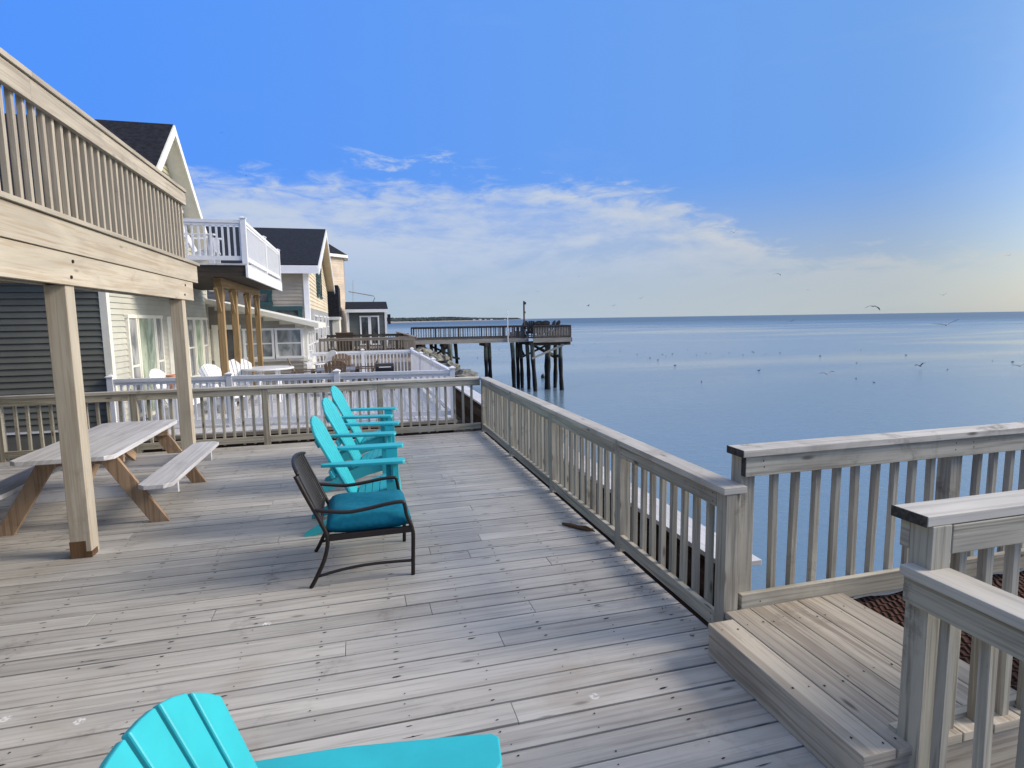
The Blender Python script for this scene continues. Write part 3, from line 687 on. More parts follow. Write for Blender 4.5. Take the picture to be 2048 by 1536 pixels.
# ------------------------------------------------------------------ adirondack chairs
def adirondack(name, label, mat, cat='chair', group=None, nsl=6, bev=.005):
    t = thing(name, label, cat, (0, 0, 0), 0, group)
    # back: fan of slats leaning backwards
    bx, bz, tx, tz = -.03, .235, -.385, .985
    dv = Vector((tx-bx, 0, tz-bz)); Lb = dv.length; dv.normalize(); nv = Vector((dv.z, 0, -dv.x))
    for i in range(nsl):
        def edge(s_, f):   # s_ along back 0..1, f -1..1 across
            return f*(.215+.10*s_)
        f0 = -1+2*i/nsl+.022; f1 = -1+2*(i+1)/nsl-.022
        def topat(f): return Lb*(1.0-.17*abs(f)**2.3)
        cols = [f0, (f0+f1)/2, f1]; ring = []
        out = [(0, edge(0, f0)), (0, edge(0, f1))]+[(topat(c), edge(topat(c)/Lb, c)) for c in reversed(cols)]
        m = MB(); P_ = lambda s_, y, th_: Vector((bx, y, bz))+dv*s_+nv*th_
        m.prism(out, lambda s_, y: P_(s_, y, .0), lambda s_, y: P_(s_, y, -.022))
        m.build('back_slat', mat, t, bevel=bev)
    m = MB()
    for z, w_ in ((.30, .24), (.56, .36), (.80, .235)):
        s_ = (z-bz)/dv.z; c = Vector((bx, 0, bz))+dv*s_-nv*.036; m.obox(c, (Vector((0, 1, 0)), dv, nv), (w_, .034, .0125))
    m.build('back_brace', mat, t, bevel=bev*.6)
    # seat slats run across the width, dipping to the rear
    m = MB(); prof = [(.335, .285), (.325, .335), (.285, .365), (.225, .366), (.16, .348), (.095, .325), (.03, .298), (-.03, .27)]
    for i in range(len(prof)-1):
        p0 = Vector((prof[i][0], 0, prof[i][1])); p1 = Vector((prof[i+1][0], 0, prof[i+1][1])); d = (p1-p0); l_ = d.length; d.normalize()
        if l_ > .02: m.obox((p0+p1)/2, (d, Vector((0, 1, 0)), d.cross(Vector((0, 1, 0)))), (l_/2-.003, .255, .010))
    m.build('seat', mat, t, bevel=bev*.6)
    for s_ in (1, -1):
        m = MB(); y0 = s_*.235
        poly = [(.33, .345), (.26, .35), (0, .275), (-.25, .155), (-.47, .03), (-.475, 0), (-.40, 0), (-.2, .07), (.05, .165), (.33, .235)]
        m.prism(poly, lambda u, v: (u, y0-.012, v), lambda u, v: (u, y0+.012, v)); m.build('side_rail', mat, t, bevel=bev*.5)
        m = MB(); m.prism([(.22, 0), (.325, 0), (.325, .606), (.22, .606)], lambda u, v: (u, s_*.262-.012, v), lambda u, v: (u, s_*.262+.012, v)); m.prism([(0.0, .606), (.09, .606), (0.0, .43)], lambda u, v: (.262, s_*(.275+u), v), lambda u, v: (.285, s_*(.275+u), v)); m.build('front_leg', mat, t, bevel=bev*.6)
        m = MB()
        ar = [(-.30, .30), (-.30, .345), (-.05, .375), (.30, .385), (.36, .382), (.378, .368), (.38, .272), (.368, .252), (.31, .243), (.0, .25), (-.2, .275)]
        m.prism(ar, lambda u, v: (u, s_*v, .608), lambda u, v: (u, s_*v, .635)); m.build('armrest', mat, t, bevel=bev)
    return t
ch = adirondack('adirondack_chair', 'turquoise adirondack chair nearest the black patio chair, at the front of the row', M['teal'], 'chair', 'turquoise adirondack chairs')
ch.location = (-.02, 5.20, 0); ch.rotation_euler = (0, 0, rad(-3))
copy_tree(ch, None, (.01, 6.45, 0), rad(-7), 'turquoise adirondack chair in the middle of the row of three')
copy_tree(ch, None, (.05, 7.60, 0), rad(-8), 'turquoise adirondack chair farthest back, closest to the rear railing')
copy_tree(ch, None, (-.10, 1.165, 0), rad(-10), 'turquoise adirondack chair cut off by the bottom edge of the photo')
copy_tree(ch, None, (-3.35, 5.9, 2.606), rad(10), 'turquoise adirondack chair up on the upper deck behind its railing')
wh = adirondack('adirondack_chair', 'white fan-back adirondack chair behind the white round table, facing the camera', M['white'], 'chair', 'white adirondack chairs', 7)
NZ = -.20
wh.location = (-2.74, 15.2, NZ+.04); wh.scale = (1.1, 1.1, 1.1); wh.rotation_euler = (0, 0, rad(-65))
copy_tree(wh, None, (-2.98, 14.3, NZ), rad(-30), 'white adirondack chair left of the white round table, turned to the sea')
copy_tree(wh, None, (-3.7, 13.4, NZ), rad(-10), 'white adirondack chair near the glass doors, mostly behind the fence pickets')
copy_tree(wh, None, (-1.15, 19.4, NZ), rad(-150), 'white adirondack chair by the corner of the sunroom')
copy_tree(wh, None, (-3.35, 14.6, 3.06), rad(0), 'white adirondack chair up on the white balcony')
bc = adirondack('patio_chair', 'brown round-backed chair nearest the camera at the square table', M['brownplastic'], 'chair', 'brown chairs around the grey table', 6)
bc.location = (-.62, 16.4, NZ); bc.rotation_euler = (0, 0, rad(92))
copy_tree(bc, None, (-.52, 18.9, NZ), rad(-88), 'brown round-backed chair on the far side of the square table')
copy_tree(bc, None, (-1.55, 17.4, NZ), rad(5), 'brown chair seen side-on at the left of the square table')
copy_tree(bc, None, (.22, 17.8, NZ), rad(176), 'brown chair seen side-on at the right of the square table')

# ------------------------------------------------------------------ black metal chair with cushion
PC = thing('patio_chair', 'black metal armchair with thick teal seat cushion in front of the turquoise chairs', 'chair', (0, 4.31, 0), rad(1))
def spl(pts, n=6):
    P_ = [Vector(p) for p in pts]; out = []
    for i in range(len(P_)-1):
        p0, p1, p2, p3 = P_[max(i-1, 0)], P_[i], P_[i+1], P_[min(i+2, len(P_)-1)]
        for k in range(n):
            t = k/n; out.append(.5*((2*p1)+(-p0+p2)*t+(2*p0-5*p1+4*p2-p3)*t*t+(-p0+3*p1-3*p2+p3)*t**3))
    out.append(P_[-1]); return out
for s_ in (-1, 1):
    y = s_*.325
    m = MB(); m.tube(spl([(-.385, y, .0), (-.345, y, .07), (-.285, y, .20), (-.262, y, .33), (-.30, y, .45), (-.38, y, .63), (-.445, y, .785)]), .0145, 10); m.build('rear_leg', M['metal'], PC, smooth=True)
    m = MB(); m.tube(spl([(.305, y, 0), (.31, y, .15), (.315, y, .30), (.305, y, .345)]), .0145, 10); m.build('front_leg', M['metal'], PC, smooth=True)
    m = MB(); m.tube(spl([(-.345, y, .545), (-.25, y*1.02, .525), (-.12, y*1.03, .508), (.02, y*1.03, .52), (.15, y*1.02, .538), (.245, y, .54), (.262, y, .515), (.275, y, .44), (.305, y, .36), (.312, y, .32)]), .0135, 10); m.build('armrest', M['metal'], PC, smooth=True)
    m = MB(); m.tube(spl([(-.335, y, .075), (-.15, y, .105), (.05, y, .115), (.305, y, .105)]), .011, 8); m.build('stretcher', M['metal'], PC, smooth=True)
m = MB()
for y in (-.325, .325): m.beam((-.27, y, .335), (.31, y, .335), .022, .04)
m.beam((.31, -.325, .335), (.31, .325, .335), .022, .04); m.beam((-.265, -.325, .33), (-.265, .325, .33), .022, .04)
for k in range(9): y = -.28+.07*k; m.beam((-.26, y, .34), (.30, y, .34), .02, .008)
m.build('seat_frame', M['metal'], PC, bevel=.003)
m = MB()
lo = Vector((-.30, 0, .43)); hi = Vector((-.445, 0, .785)); dd = (hi-lo); Ld = dd.length; dd.normalize(); nn = Vector((dd.z, 0, -dd.x))
for k in range(15):
    f = -1+2*(k+.5)/15; y = f*.305; top_ = Ld+.055*(1-f*f)
    m.obox(lo+dd*(top_/2)+Vector((0, y, 0))+nn*(-.012+.03*(f*f)), (dd, Vector((0, 1, 0)), nn), (top_/2, .0118, .004))
m.build('backrest', M['metalback'], PC, bevel=.002)
m = MB(); m.tube([lo+dd*(Ld+.055*(1-f*f)+.004)+Vector((0, f*.325, 0))+nn*(-.012+.03*f*f) for f in [-1+i/8 for i in range(17)]], .0125, 8)
m.build('back_rim', M['metal'], PC, smooth=True); m = MB(); m.tube([lo+Vector((0, f*.325, 0)) for f in (-1, 0, 1)], .010, 8); m.tube([lo-dd*.09+Vector((0, f*.325, 0)) for f in (-1, 0, 1)], .008, 8)
m.build('back_rail', M['metal'], PC, smooth=True)
m = MB(); nu, nv_ = 22, 22; vs = []
def cush(u, v, side):
    k = (max(0., 1-abs(u)**5))**.45*(max(0., 1-abs(v)**5))**.45
    return Vector((.022+u*.285, v*.305, .352+.050+side*(.014+.066*k)+(.010*math.sin(5*v+3*u) if side > 0 else 0)*k))
for side in (1, -1):
    for j in range(nv_+1):
        for i in range(nu+1): vs.append(cush(-1+2*i/nu, -1+2*j/nv_, side))
n_ = (nu+1)*(nv_+1); fs = [(j*(nu+1)+i, j*(nu+1)+i+1, (j+1)*(nu+1)+i+1, (j+1)*(nu+1)+i) for j in range(nv_) for i in range(nu)]
fs2 = [tuple(n_+q for q in reversed(f)) for f in fs]
bd = [i for i in range(nu)]+[j*(nu+1)+nu for j in range(nv_)]+[nv_*(nu+1)+nu-i for i in range(nu)]+[(nv_-j)*(nu+1) for j in range(nv_)]
fs3 = [(bd[(i+1) % len(bd)], bd[i], n_+bd[i], n_+bd[(i+1) % len(bd)]) for i in range(len(bd))]
m.add(vs, fs+fs2+fs3); o = m.build('seat_cushion', M['cushion'], PC, smooth=True)

# ------------------------------------------------------------------ neighbour's deck and white vinyl fences
m = MB(); r = random.Random(8); x = -4.5
while x < 1.85: m.box(x, min(1.9, x+.148), 11.55, 20.6, NZ-.03, NZ, 0, r.random()); x += .155
nd = struct(m.build('neighbor_deck', M['composite'], bevel=.003))
m = MB(); m.box(-4.5, 1.9, 11.54, 11.58, NZ-.09, NZ-.032); m.build('edge_board', M['fardeck'], nd)
m = MB(); m.box(-4.5, 1.85, 11.7, 11.75, NZ-.4, NZ-.10); m.box(-4.3, 1.2, 11.45, 11.69, -1.1, NZ-.42); m.box(1.83, 1.9, 11.6, 20.6, NZ-.3, NZ-.04)
m.build('deck_frame', M['bulk'], nd)
def vinyl(name, label, org, ang, length, posts, h=1.0, bal=.115, group='white vinyl fences', parent=None, rel0=None, top_=True):
    t = thing(name, label, 'fence', org, ang, group) if parent is None else parent
    T0 = Matrix.Identity(4) if parent is None else Matrix.Translation(Vector(org)) @ Matrix.Rotation(ang, 4, 'Z')
    def put(o, loc=(0, 0, 0)):
        o.matrix_basis = T0 @ Matrix.Translation(Vector(loc)); return o
    pm = MB(); pm.box(-.052, .052, -.052, .052, 0, h+.02); pc = MB()
    pc.add([(-.068, -.068, h+.02), (.068, -.068, h+.02), (.068, .068, h+.02), (-.068, .068, h+.02), (-.068, -.068, h+.04), (.068, -.068, h+.04), (.068, .068, h+.04), (-.068, .068, h+.04), (0, 0, h+.075)], [(3, 2, 1, 0), (0, 1, 5, 4), (1, 2, 6, 5), (2, 3, 7, 6), (3, 0, 4, 7), (4, 5, 8), (5, 6, 8), (6, 7, 8), (7, 4, 8)])
    p0 = None
    for x in posts:
        if p0 is None: p0 = put(pm.build('post', M['white'], t), (x, 0, 0)); c0 = pc.build('post_cap', M['white'], p0)
        else: q = p0.copy(); COL.objects.link(q); q.parent = t; put(q, (x, 0, 0)); c = c0.copy(); COL.objects.link(c); c.parent = q
    m = MB(); m.box(0, length, -.045, .045, h-.075, h-.01); m.box(0, length, -.028, .028, h-.13, h-.0751); put(m.build('top_rail', M['white'], t))
    m = MB(); m.box(0, length, -.028, .028, .07, .16); put(m.build('bottom_rail', M['white'], t))
    bm_ = MB(); bm_.box(-.019, .019, -.019, .019, .16, h-.13); b0 = None; n = int(length/bal)
    for i in range(n):
        x = (i+.5)*length/n
        if min(abs(x-p_) for p_ in posts) < .06: continue
        if b0 is None: b0 = put(bm_.build('baluster', M['white'], t), (x, 0, 0))
        else: q = b0.copy(); COL.objects.link(q); q.parent = t; put(q, (x, 0, 0))
    return t
vinyl('vinyl_fence', 'white vinyl fence just beyond the wooden back railing, parallel to it', (-4.50, 12.32, NZ), rad(-6.6), 6.39, [0.0, 2.1, 4.1, 6.37])
vinyl('vinyl_fence', 'white vinyl fence along the sea side of the neighbouring deck, seen nearly end-on', (1.83, 11.75, NZ), HP, 8.7, [2.9, 5.8], .99, .10)
vinyl('vinyl_fence', 'white vinyl fence across the far end of the neighbouring deck', (-1.55, 20.5, NZ), 0, 3.38, [0.0, 1.7, 3.38], .99)
# white table, grey table, grill, pot
t = thing('round_table', 'round white table on four legs beside the white chairs', 'table', (-2.22, 15.7, NZ)); t.scale = (1.1, 1.1, 1.2)
m = MB(); m.lathe([(.02, .685), (.54, .685), (.56, .70), (.56, .715), (.54, .725), (.02, .725)], n=32); m.build('tabletop', M['white'], t)
for a_ in (45, 135, 225, 315): m = MB(); m.tube([(.33*math.cos(rad(a_)), .33*math.sin(rad(a_)), 0), (.27*math.cos(rad(a_)), .27*math.sin(rad(a_)), .685)], .032, 8); m.build('leg', M['white'], t)
t = thing('square_table', 'low grey square table between the four brown chairs', 'table', (-.65, 17.6, NZ))
m = MB()
for i in range(7): m.box(-.55+i*.158, -.55+i*.158+.15, -.55, .55, .60, .635)
m.build('tabletop', M['greytable'], t)
for a_ in (-1, 1):
    for b_ in (-1, 1): m = MB(); m.box(a_*.47-.04, a_*.47+.04, b_*.47-.04, b_*.47+.04, 0, .599); m.build('leg', M['greytable'], t)
t = thing('grill', 'small black grill with handle in front of the white fence far run', 'grill', (.72, 17.0, NZ))
m = MB(); m.box(-.26, .26, -.2, .2, .42, .60); m.build('firebox', M['black'], t, bevel=.02)
m = MB(); m.prism([(-.2, .605), (.2, .605), (.19, .70), (.12, .78), (-.12, .78), (-.19, .70)], lambda u, v: (-.26, u, v), lambda u, v: (.26, u, v)); m.build('lid', M['black'], t, bevel=.02)
m = MB(); m.tube([(-.16, -.2, .69), (-.16, -.25, .69), (.16, -.25, .69), (.16, -.2, .69)], .012, 8); m.build('handle', M['white'], t)
for a_ in (-1, 1):
    for b_ in (-1, 1): m = MB(); m.tube([(a_*.24, b_*.17, 0), (a_*.22, b_*.16, .425)], .015, 8); m.build('leg', M['black'], t)
t = thing('flower_pot', 'terracotta pot standing by the glass doors of the neighbouring house', 'pot', (-3.62, 12.9, NZ)); t.scale = (.62, .62, .95)
m = MB(); m.lathe([(.12, 0), (.17, .34), (.2, .34), (.2, .42), (.17, .42), (.165, .38), (.02, .37)], n=20); m.build('pot', M['terracotta'], t, smooth=False)
t['label'] = 'terracotta pot standing by the glass doors of the neighbouring house'
for ch_ in kids(t): ch_.location = (0, 0, .62)
m = MB(); m.box(-.2, .2, -.2, .2, .58, .62); m.box(-.16, .16, -.16, .16, 0, .58); m.build('stand', M['white'], t)

# ------------------------------------------------------------------ house 1: gabled house beyond
H1 = thing('gabled_house', 'gabled house with dark side wall, pale sea-facing wall and white balcony', 'house', (-6.5, 16.2, -1.1))
r1 = H1.location
HX, HY0, HY1, HR = -4.5, 12.4, 20.0, 16.2
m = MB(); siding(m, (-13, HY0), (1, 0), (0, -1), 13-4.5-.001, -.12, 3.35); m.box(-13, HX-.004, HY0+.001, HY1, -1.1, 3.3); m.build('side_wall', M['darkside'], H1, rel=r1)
m = MB(); m.box(-13, HX, HY0-.025, HY0, -.17, -.12); m.build('skirt_trim', M['white'], H1, rel=r1)
ap = 6.45; ev = 3.15; sl = (ap-ev)/(HR-HY0)
m = MB(); siding(m, (HX, HY0), (0, 1), (1, 0), HY1-HY0, NZ-.1, ev); m.build('front_wall', M['sage'], H1, rel=r1)
m = MB(); siding(m, (HX, HY0), (0, 1), (1, 0), 0, ev, ap, .115, lambda z: ((z-ev)/sl, (HY1-HY0)-(z-ev)/sl))
m.prism([(HY0, ev-.2), (HY1, ev-.2), (HR, ap)], lambda u, v: (HX-.003, u, v), lambda u, v: (HX-8, u, v)); m.build('gable_wall', M['sagegable'], H1, rel=r1)
m = MB()
for s_, ye in ((-1, HY0), (1, HY1)):
    y2 = ye+s_*.35; z2 = ev-.35*sl
    m.prism([(HR, ap+.16), (y2, z2+.16), (y2, z2), (HR, ap)], lambda u, v: (-4.1, u, v), lambda u, v: (-13.2, u, v))
m.build('roof', M['roof'], H1, rel=r1)
m = MB()
for s_, ye in ((-1, HY0), (1, HY1)):
    y2 = ye+s_*.36; z2 = ev-.36*sl
    m.prism([(HR, ap+.14), (y2, z2+.14), (y2, z2-.10), (HR, ap-.10)], lambda u, v: (-4.098, u, v), lambda u, v: (-4.06, u, v))
    m.prism([(HR, ap-.002), (y2, z2-.002), (y2, z2-.03), (HR, ap-.03)], lambda u, v: (-4.1, u, v), lambda u, v: (-4.49, u, v), 0)
m.build('rake_trim', M['trim'], H1, rel=r1)
m = MB(); m.box(HX-.09, HX+.03, HY0-.03, HY0-.001, -.1, 3.1); m.box(HX+.0005, HX+.03, HY0, HY0+.11, NZ, 3.1); m.build('corner_board', M['trim'], H1, rel=r1); m = MB(); m.box(HX+.0005, HX+.03, HY1-.1, HY1-.035, NZ, 3.0); m.build('corner_board', M['trim'], H1, rel=r1)
window(H1, r1, (HX+.015, 13.20), (0, 1), (1, 0), .52, NZ+.1, 2.0, 'curtain', rail=True)
window(H1, r1, (HX+.015, 13.74), (0, 1), (1, 0), 1.05, NZ+.02, 2.0, 'greenglass', rail=False, name='door')
window(H1, r1, (HX+.015, 14.81), (0, 1), (1, 0), .50, NZ+.1, 2.0, 'curtain', rail=True)
m = MB(); m.box(HX+.002, HX+.06, 15.75, 16.15, NZ, 1.98); m.build('shutter', M['trim'], H1, rel=r1)
window(H1, r1, (HX+.015, 16.45), (0, 1), (1, 0), .55, .3, 1.98, 'curtain')
window(H1, r1, (HX+.015, 17.35), (0, 1), (1, 0), .7, .3, 1.98, 'curtain')
window(H1, r1, (HX+.015, 18.10), (0, 1), (1, 0), .8, .3, 1.98, 'greenglass', rail=False)
window(H1, r1, (HX+.015, 18.95), (0, 1), (1, 0), .6, .3, 1.98, 'curtain')
window(H1, r1, (HX+.015, 17.0), (0, 1), (1, 0), .75, 3.12, 4.85, 'glass', trim='white', name='balcony_door')
# balcony
BX, BY0, BY1, BZ = -2.2, 13.55, 19.4, 3.06
m = MB(); x = HX+.03
while x < BX-.02: m.box(x, min(BX, x+.145), BY0, BY1, BZ-.035, BZ); x += .151
bal = m.build('balcony', M['composite'], H1, rel=r1)
m = MB(); m.box(HX+.03, BX-.05, BY0+.02, BY0+.065, BZ-.27, BZ-.036); y = BY0+.5
while y < BY1: m.box(HX+.03, BX-.05, y, y+.045, BZ-.25, BZ-.036); y += .4
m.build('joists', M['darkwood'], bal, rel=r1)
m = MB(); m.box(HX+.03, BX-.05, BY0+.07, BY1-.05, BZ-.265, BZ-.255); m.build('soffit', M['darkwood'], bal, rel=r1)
m = MB(); m.box(BX-.045, BX, BY0, BY1, BZ-.29, BZ-.037); m.build('fascia', M['white'], bal, rel=r1)
m = MB(); m.box(-2.97, -2.83, 13.95, 19.3, BZ-.44, BZ-.272); m.build('beam', M['orange'], bal, rel=r1)
for y in (14.05, 15.55, 17.4, 18.95):
    m = MB(); m.box(-2.97, -2.83, y, y+.14, NZ, BZ-.442); m.build('post', M['orange'], bal, rel=r1, bevel=.01)
    m = MB()
    for s_ in (-1, 1): m.beam((-2.9, y+.07+s_*.07, BZ-1.0), (-2.9, y+.07+s_*.42, BZ-.5), .06, .08)
    m.build('knee_brace', M['orange'], bal, rel=r1)
for (o_, a_, l_, ps) in (((HX+.05, BY0+.06, BZ), 0, -HX+BX-.11, [0.06, 2.2]), ((BX-.06, BY0+.06, BZ), HP, BY1-BY0-.12, [2.9, 5.7])):
    vinyl('x', '', (o_[0]-r1.x, o_[1]-r1.y, o_[2]-r1.z), a_, l_, ps, .92, .11, parent=bal)
m = MB(); m.lathe([(.02, 0), (.09, .02), (.10, .07), (.06, .13), (.02, .14)], n=12); o = m.build('wall_lamp', M['white'], H1); o.location = Vector((-4.1, 19.85, 1.98))-r1
# sunroom wing
WX0, WX1, WY = -4.5, -1.63, 20.0
zr = lambda x: 1.72+(-1.25-x)*.245
m = MB(); siding(m, (WX0, WY), (1, 0), (0, -1), WX1-WX0, NZ-.1, .62); 
siding(m, (WX0, WY), (1, 0), (0, -1), 0, 1.62, 2.5, .115, lambda z: (0, max(0, (-1.25-WX0)-(z+.12-1.72)/.245-.38)))
m.build('sunroom_wall', M['taupe'], H1, rel=r1)
m = MB(); m.prism([(WX0, NZ-.1), (WX1, NZ-.1), (WX1, zr(WX1)-.1), (WX0, zr(WX0)-.1)], lambda u, v: (u, WY+.001, v), lambda u, v: (u, WY+4, v)); m.build('sunroom_core', M['trim'], H1, rel=r1)
m = MB(); m.prism([(WX0, zr(WX0)+.05), (-1.2, zr(-1.2)+.05), (-1.2, zr(-1.2)-.10), (WX0, zr(WX0)-.10)], lambda u, v: (u, WY-.33, v), lambda u, v: (u, WY+4.2, v)); m.build('sunroom_roof', M['trim'], H1, rel=r1)
m = MB(); m.box(WX1-.12, WX1+.02, WY-.025, WY-.001, NZ, 1.62); m.box(-3.62, -1.76, WY-.03, WY-.001, .55, .64); m.build('sunroom_trim', M['trim'], H1, rel=r1)
window(H1, r1, (-3.52, WY-.01), (1, 0), (0, -1), .92, .64, 1.62, 'curtain', trim='white', name='sunroom_window')
window(H1, r1, (-2.57, WY-.01), (1, 0), (0, -1), .85, .64, 1.62, 'curtain', trim='white', name='sunroom_window')
window(H1, r1, (-4.38, WY-.01), (1, 0), (0, -1), .80, NZ, 1.75, 'glass', trim='trim', fr=.15, rail=False, name='sunroom_door')
for y in (20.25, 21.3, 22.4): window(H1, r1, (WX1+.005, y), (0, 1), (1, 0), .85, .55, 1.5, 'curtain', trim='white', name='sunroom_window')

# ------------------------------------------------------------------ house 2
H2 = thing('gabled_house', 'two-storey taupe and cream house with black roof behind the balcony', 'house', (-6, 31, -1.1)); r2 = H2.location
X2, Y20, Y21, RY, EV, AP = -1.8, 24.2, 39.6, 31.9, 3.95, 6.35
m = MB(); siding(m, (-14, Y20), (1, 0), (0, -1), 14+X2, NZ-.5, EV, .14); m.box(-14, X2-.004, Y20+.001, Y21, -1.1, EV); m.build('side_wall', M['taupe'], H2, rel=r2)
s2 = (AP-EV)/(RY-Y20)
m = MB(); siding(m, (X2, Y20), (0, 1), (1, 0), Y21-Y20, 2.35, EV, .16); siding(m, (X2, Y20), (0, 1), (1, 0), 0, EV, AP, .16, lambda z: ((z-EV)/s2, Y21-Y20-(z-EV)/s2))
m.prism([(Y20, EV-.1), (Y21, EV-.1), (RY, AP)], lambda u, v: (X2-.003, u, v), lambda u, v: (-14, u, v)); m.build('front_wall', M['creamside'], H2, rel=r2)
m = MB(); siding(m, (X2+.01, Y20+.1), (0, 1), (1, 0), Y21-Y20-.2, -.6, 2.35, .5); m.build('lower_wall', M['greyside'], H2, rel=r2)
m = MB()
for s_, ye in ((-1, Y20), (1, Y21)):
    y2 = ye+s_*.5; z2 = EV-.5*s2; m.prism([(RY, AP+.2), (y2, z2+.2), (y2, z2+.02), (RY, AP+.02)], lambda u, v: (-1.36, u, v), lambda u, v: (-14.3, u, v))
m.build('roof', M['roof'], H2, rel=r2)
m = MB()
for s_, ye in ((-1, Y20), (1, Y21)):
    y2 = ye+s_*.51; z2 = EV-.51*s2; m.prism([(RY, AP+.15), (y2, z2+.15), (y2, z2-.18), (RY, AP-.18)], lambda u, v: (-1.358, u, v), lambda u, v: (-1.31, u, v))
m.box(-14.3, -1.36, Y20-.56, Y20-.5, EV-.30, EV-.0); m.box(X2-.16, X2+.03, Y20-.04, Y20-.001, -.6, EV-.1); m.box(X2+.001, X2+.04, Y20, Y20+.25, -.6, EV-.1)
m.build('trim', M['white'], H2, rel=r2)
m = MB()
for s_, ye in ((-1, Y20), (1, Y21)):
    y2 = ye+s_*.5; z2 = EV-.5*s2; m.prism([(RY, AP+.018), (y2, z2+.018), (y2, z2-.02), (RY, AP-.02)], lambda u, v: (-1.362, u, v), lambda u, v: (-1.78, u, v))
m.build('soffit', M['creamside'], H2, rel=r2)
window(H2, r2, (X2+.01, 29.0), (0, 1), (1, 0), 1.5, 3.0, 4.55, 'glass', trim='tealtrim', fr=.12, mull=1)
window(H2, r2, (X2+.01, 31.4), (0, 1), (1, 0), 1.5, 3.0, 4.6, 'glass', trim='tealtrim', fr=.12)
window(H2, r2, (-4.1, Y20-.01), (1, 0), (0, -1), 2.05, 1.75, 2.42, 'glass', trim='tealtrim', fr=.16, rail=False, mull=0)
window(H2, r2, (-3.75, Y20-.01), (1, 0), (0, -1), .62, 2.45, 3.05, 'glass', trim='tealtrim', fr=.14, rail=False)
for y in (26, 29.5, 33, 36.5): window(H2, r2, (X2+.02, y), (0, 1), (1, 0), 2.2, .9, 2.1, 'curtain', trim='white')

# ------------------------------------------------------------------ house 3: tan turret
H3 = thing('turret_house', 'tall tan turret with dark pointed roof behind the cream house', 'house', (-3.2, 50, -1.1)); r3 = H3.location
def ngon(cx, cy, R, n=8, ph=22.5): return [(cx+R*math.cos(rad(ph+360*k/n)), cy+R*math.sin(rad(ph+360*k/n))) for k in range(n)]
pg = ngon(-3.3, 50.5, 2.65)
m = MB()
for k in range(8):
    a_ = Vector((*pg[k], 0)); b_ = Vector((*pg[(k+1) % 8], 0)); u_ = (b_-a_); l_ = u_.length; u_.normalize(); n_ = Vector((u_.y, -u_.x, 0))
    siding(m, (a_.x, a_.y), (u_.x, u_.y), (n_.x, n_.y), l_, -.6, 7.1, .2)
m.prism(pg, lambda u, v: (u+0, v, -1.1), lambda u, v: (u, v, 7.1)); m.build('wall', M['tan'], H3, rel=r3)
m = MB(); pe = ngon(-3.3, 50.5, 3.05); m.add([(x, y, 7.12) for x, y in pe]+[(-3.3, 50.5, 9.0)], [(k, (k+1) % 8, 8) for k in range(8)]); m.build('roof', M['roof'], H3, rel=r3)
m = MB(); m.prism(pe, lambda u, v: (u, v, 6.9), lambda u, v: (u, v, 7.118)); m.build('eaves', M['trim'], H3, rel=r3)
m = MB(); m.box(-8, -3.3, 48.5, 58, -1.1, 6.6); m.build('main_block', M['tan'], H3, rel=r3)
window(H3, r3, (-1.0, 50.1), (0, 1), (1, 0), .8, 4.3, 5.6, 'glass', trim='white')
# annex with tall dark roof face
H5 = thing('annex', 'narrow annex with a tall dark roof face above a white ledge, beside the tan turret', 'building', (-2.2, 43, -1.1)); r5 = H5.location
m = MB(); m.prism([(41.0, 2.12), (41.25, 4.25), (46, 4.25), (46, 2.12)], lambda u, v: (-4.4, u, v), lambda u, v: (-1.13, u, v)); m.build('roof', M['roof'], H5, rel=r5)
m = MB(); m.box(-4.5, -1.1, 40.9, 46.1, 1.92, 2.118); m.build('ledge', M['white'], H5, rel=r5)
m = MB(); m.box(-4.3, -1.15, 41.1, 46, -1.1, 1.919); m.build('wall', M['trim'], H5, rel=r5)
window(H5, r5, (-2.15, 41.09), (1, 0), (0, -1), .55, .0, 1.9, 'greyside', trim='greyside', rail=False, name='door')
m = MB(); m.beam((-.98, 41.3, 2.6), (-.98, 42.6, 2.2), .05, .3); m.build('shutter', M['rust'], H5, rel=r5)
# grey shed
H4 = thing('shed', 'small grey flat-roofed cottage with white double doors, farthest building on the right', 'shed', (.7, 46.5, -1.1)); r4 = H4.location
m = MB(); siding(m, (-.62, 45), (1, 0), (0, -1), 2.75, -.3, 2.5, .2); m.box(-.62, 2.13, 45.001, 49, -1.1, 2.5); m.build('wall', M['shed'], H4, rel=r4)
m = MB(); m.prism([(44.6, 2.66), (44.6, 2.72), (46.8, 3.3), (49.2, 2.9), (49.2, 2.66)], lambda u, v: (-.8, u, v), lambda u, v: (2.3, u, v)); m.build('roof', M['roof'], H4, rel=r4)
m = MB(); m.box(-.8, 2.3, 44.56, 44.6, 2.45, 2.68); m.box(-.72, -.55, 44.95, 44.99, -.3, 2.45); m.box(2.05, 2.2, 44.95, 44.99, -.3, 2.45); m.build('trim', M['white'], H4, rel=r4)
for x in (.22, .93): window(H4, r4, (x, 44.98), (1, 0), (0, -1), .70, .0, 2.2, 'glass', trim='white', fr=.1, rail=False, name='door')
m = MB(); m.box(2.32, 2.5, 45.2, 46.4, 1.55, 2.3); m.build('awning_box', M['black'], H4, rel=r4)
# boom and mast above the shed
t = thing('davit', 'thin grey boom jutting out above the grey shed roof', 'boom', (-.6, 52, 5))
p1 = at_y(697, 583, 52)-t.location; p2 = at_y(748, 592, 52)-t.location; p3 = at_y(750, 596, 52)-t.location; p4 = at_y(745, 606, 52)-t.location
m = MB(); m.tube([p1, p2, p3, p4], .045, 6); m.build('arm', M['greyside'], t)
m = MB(); m.tube([at_y(706, 560, 52)-t.location, at_y(706, 625, 52)-t.location], .02, 5); m.build('wire', M['greyside'], t)

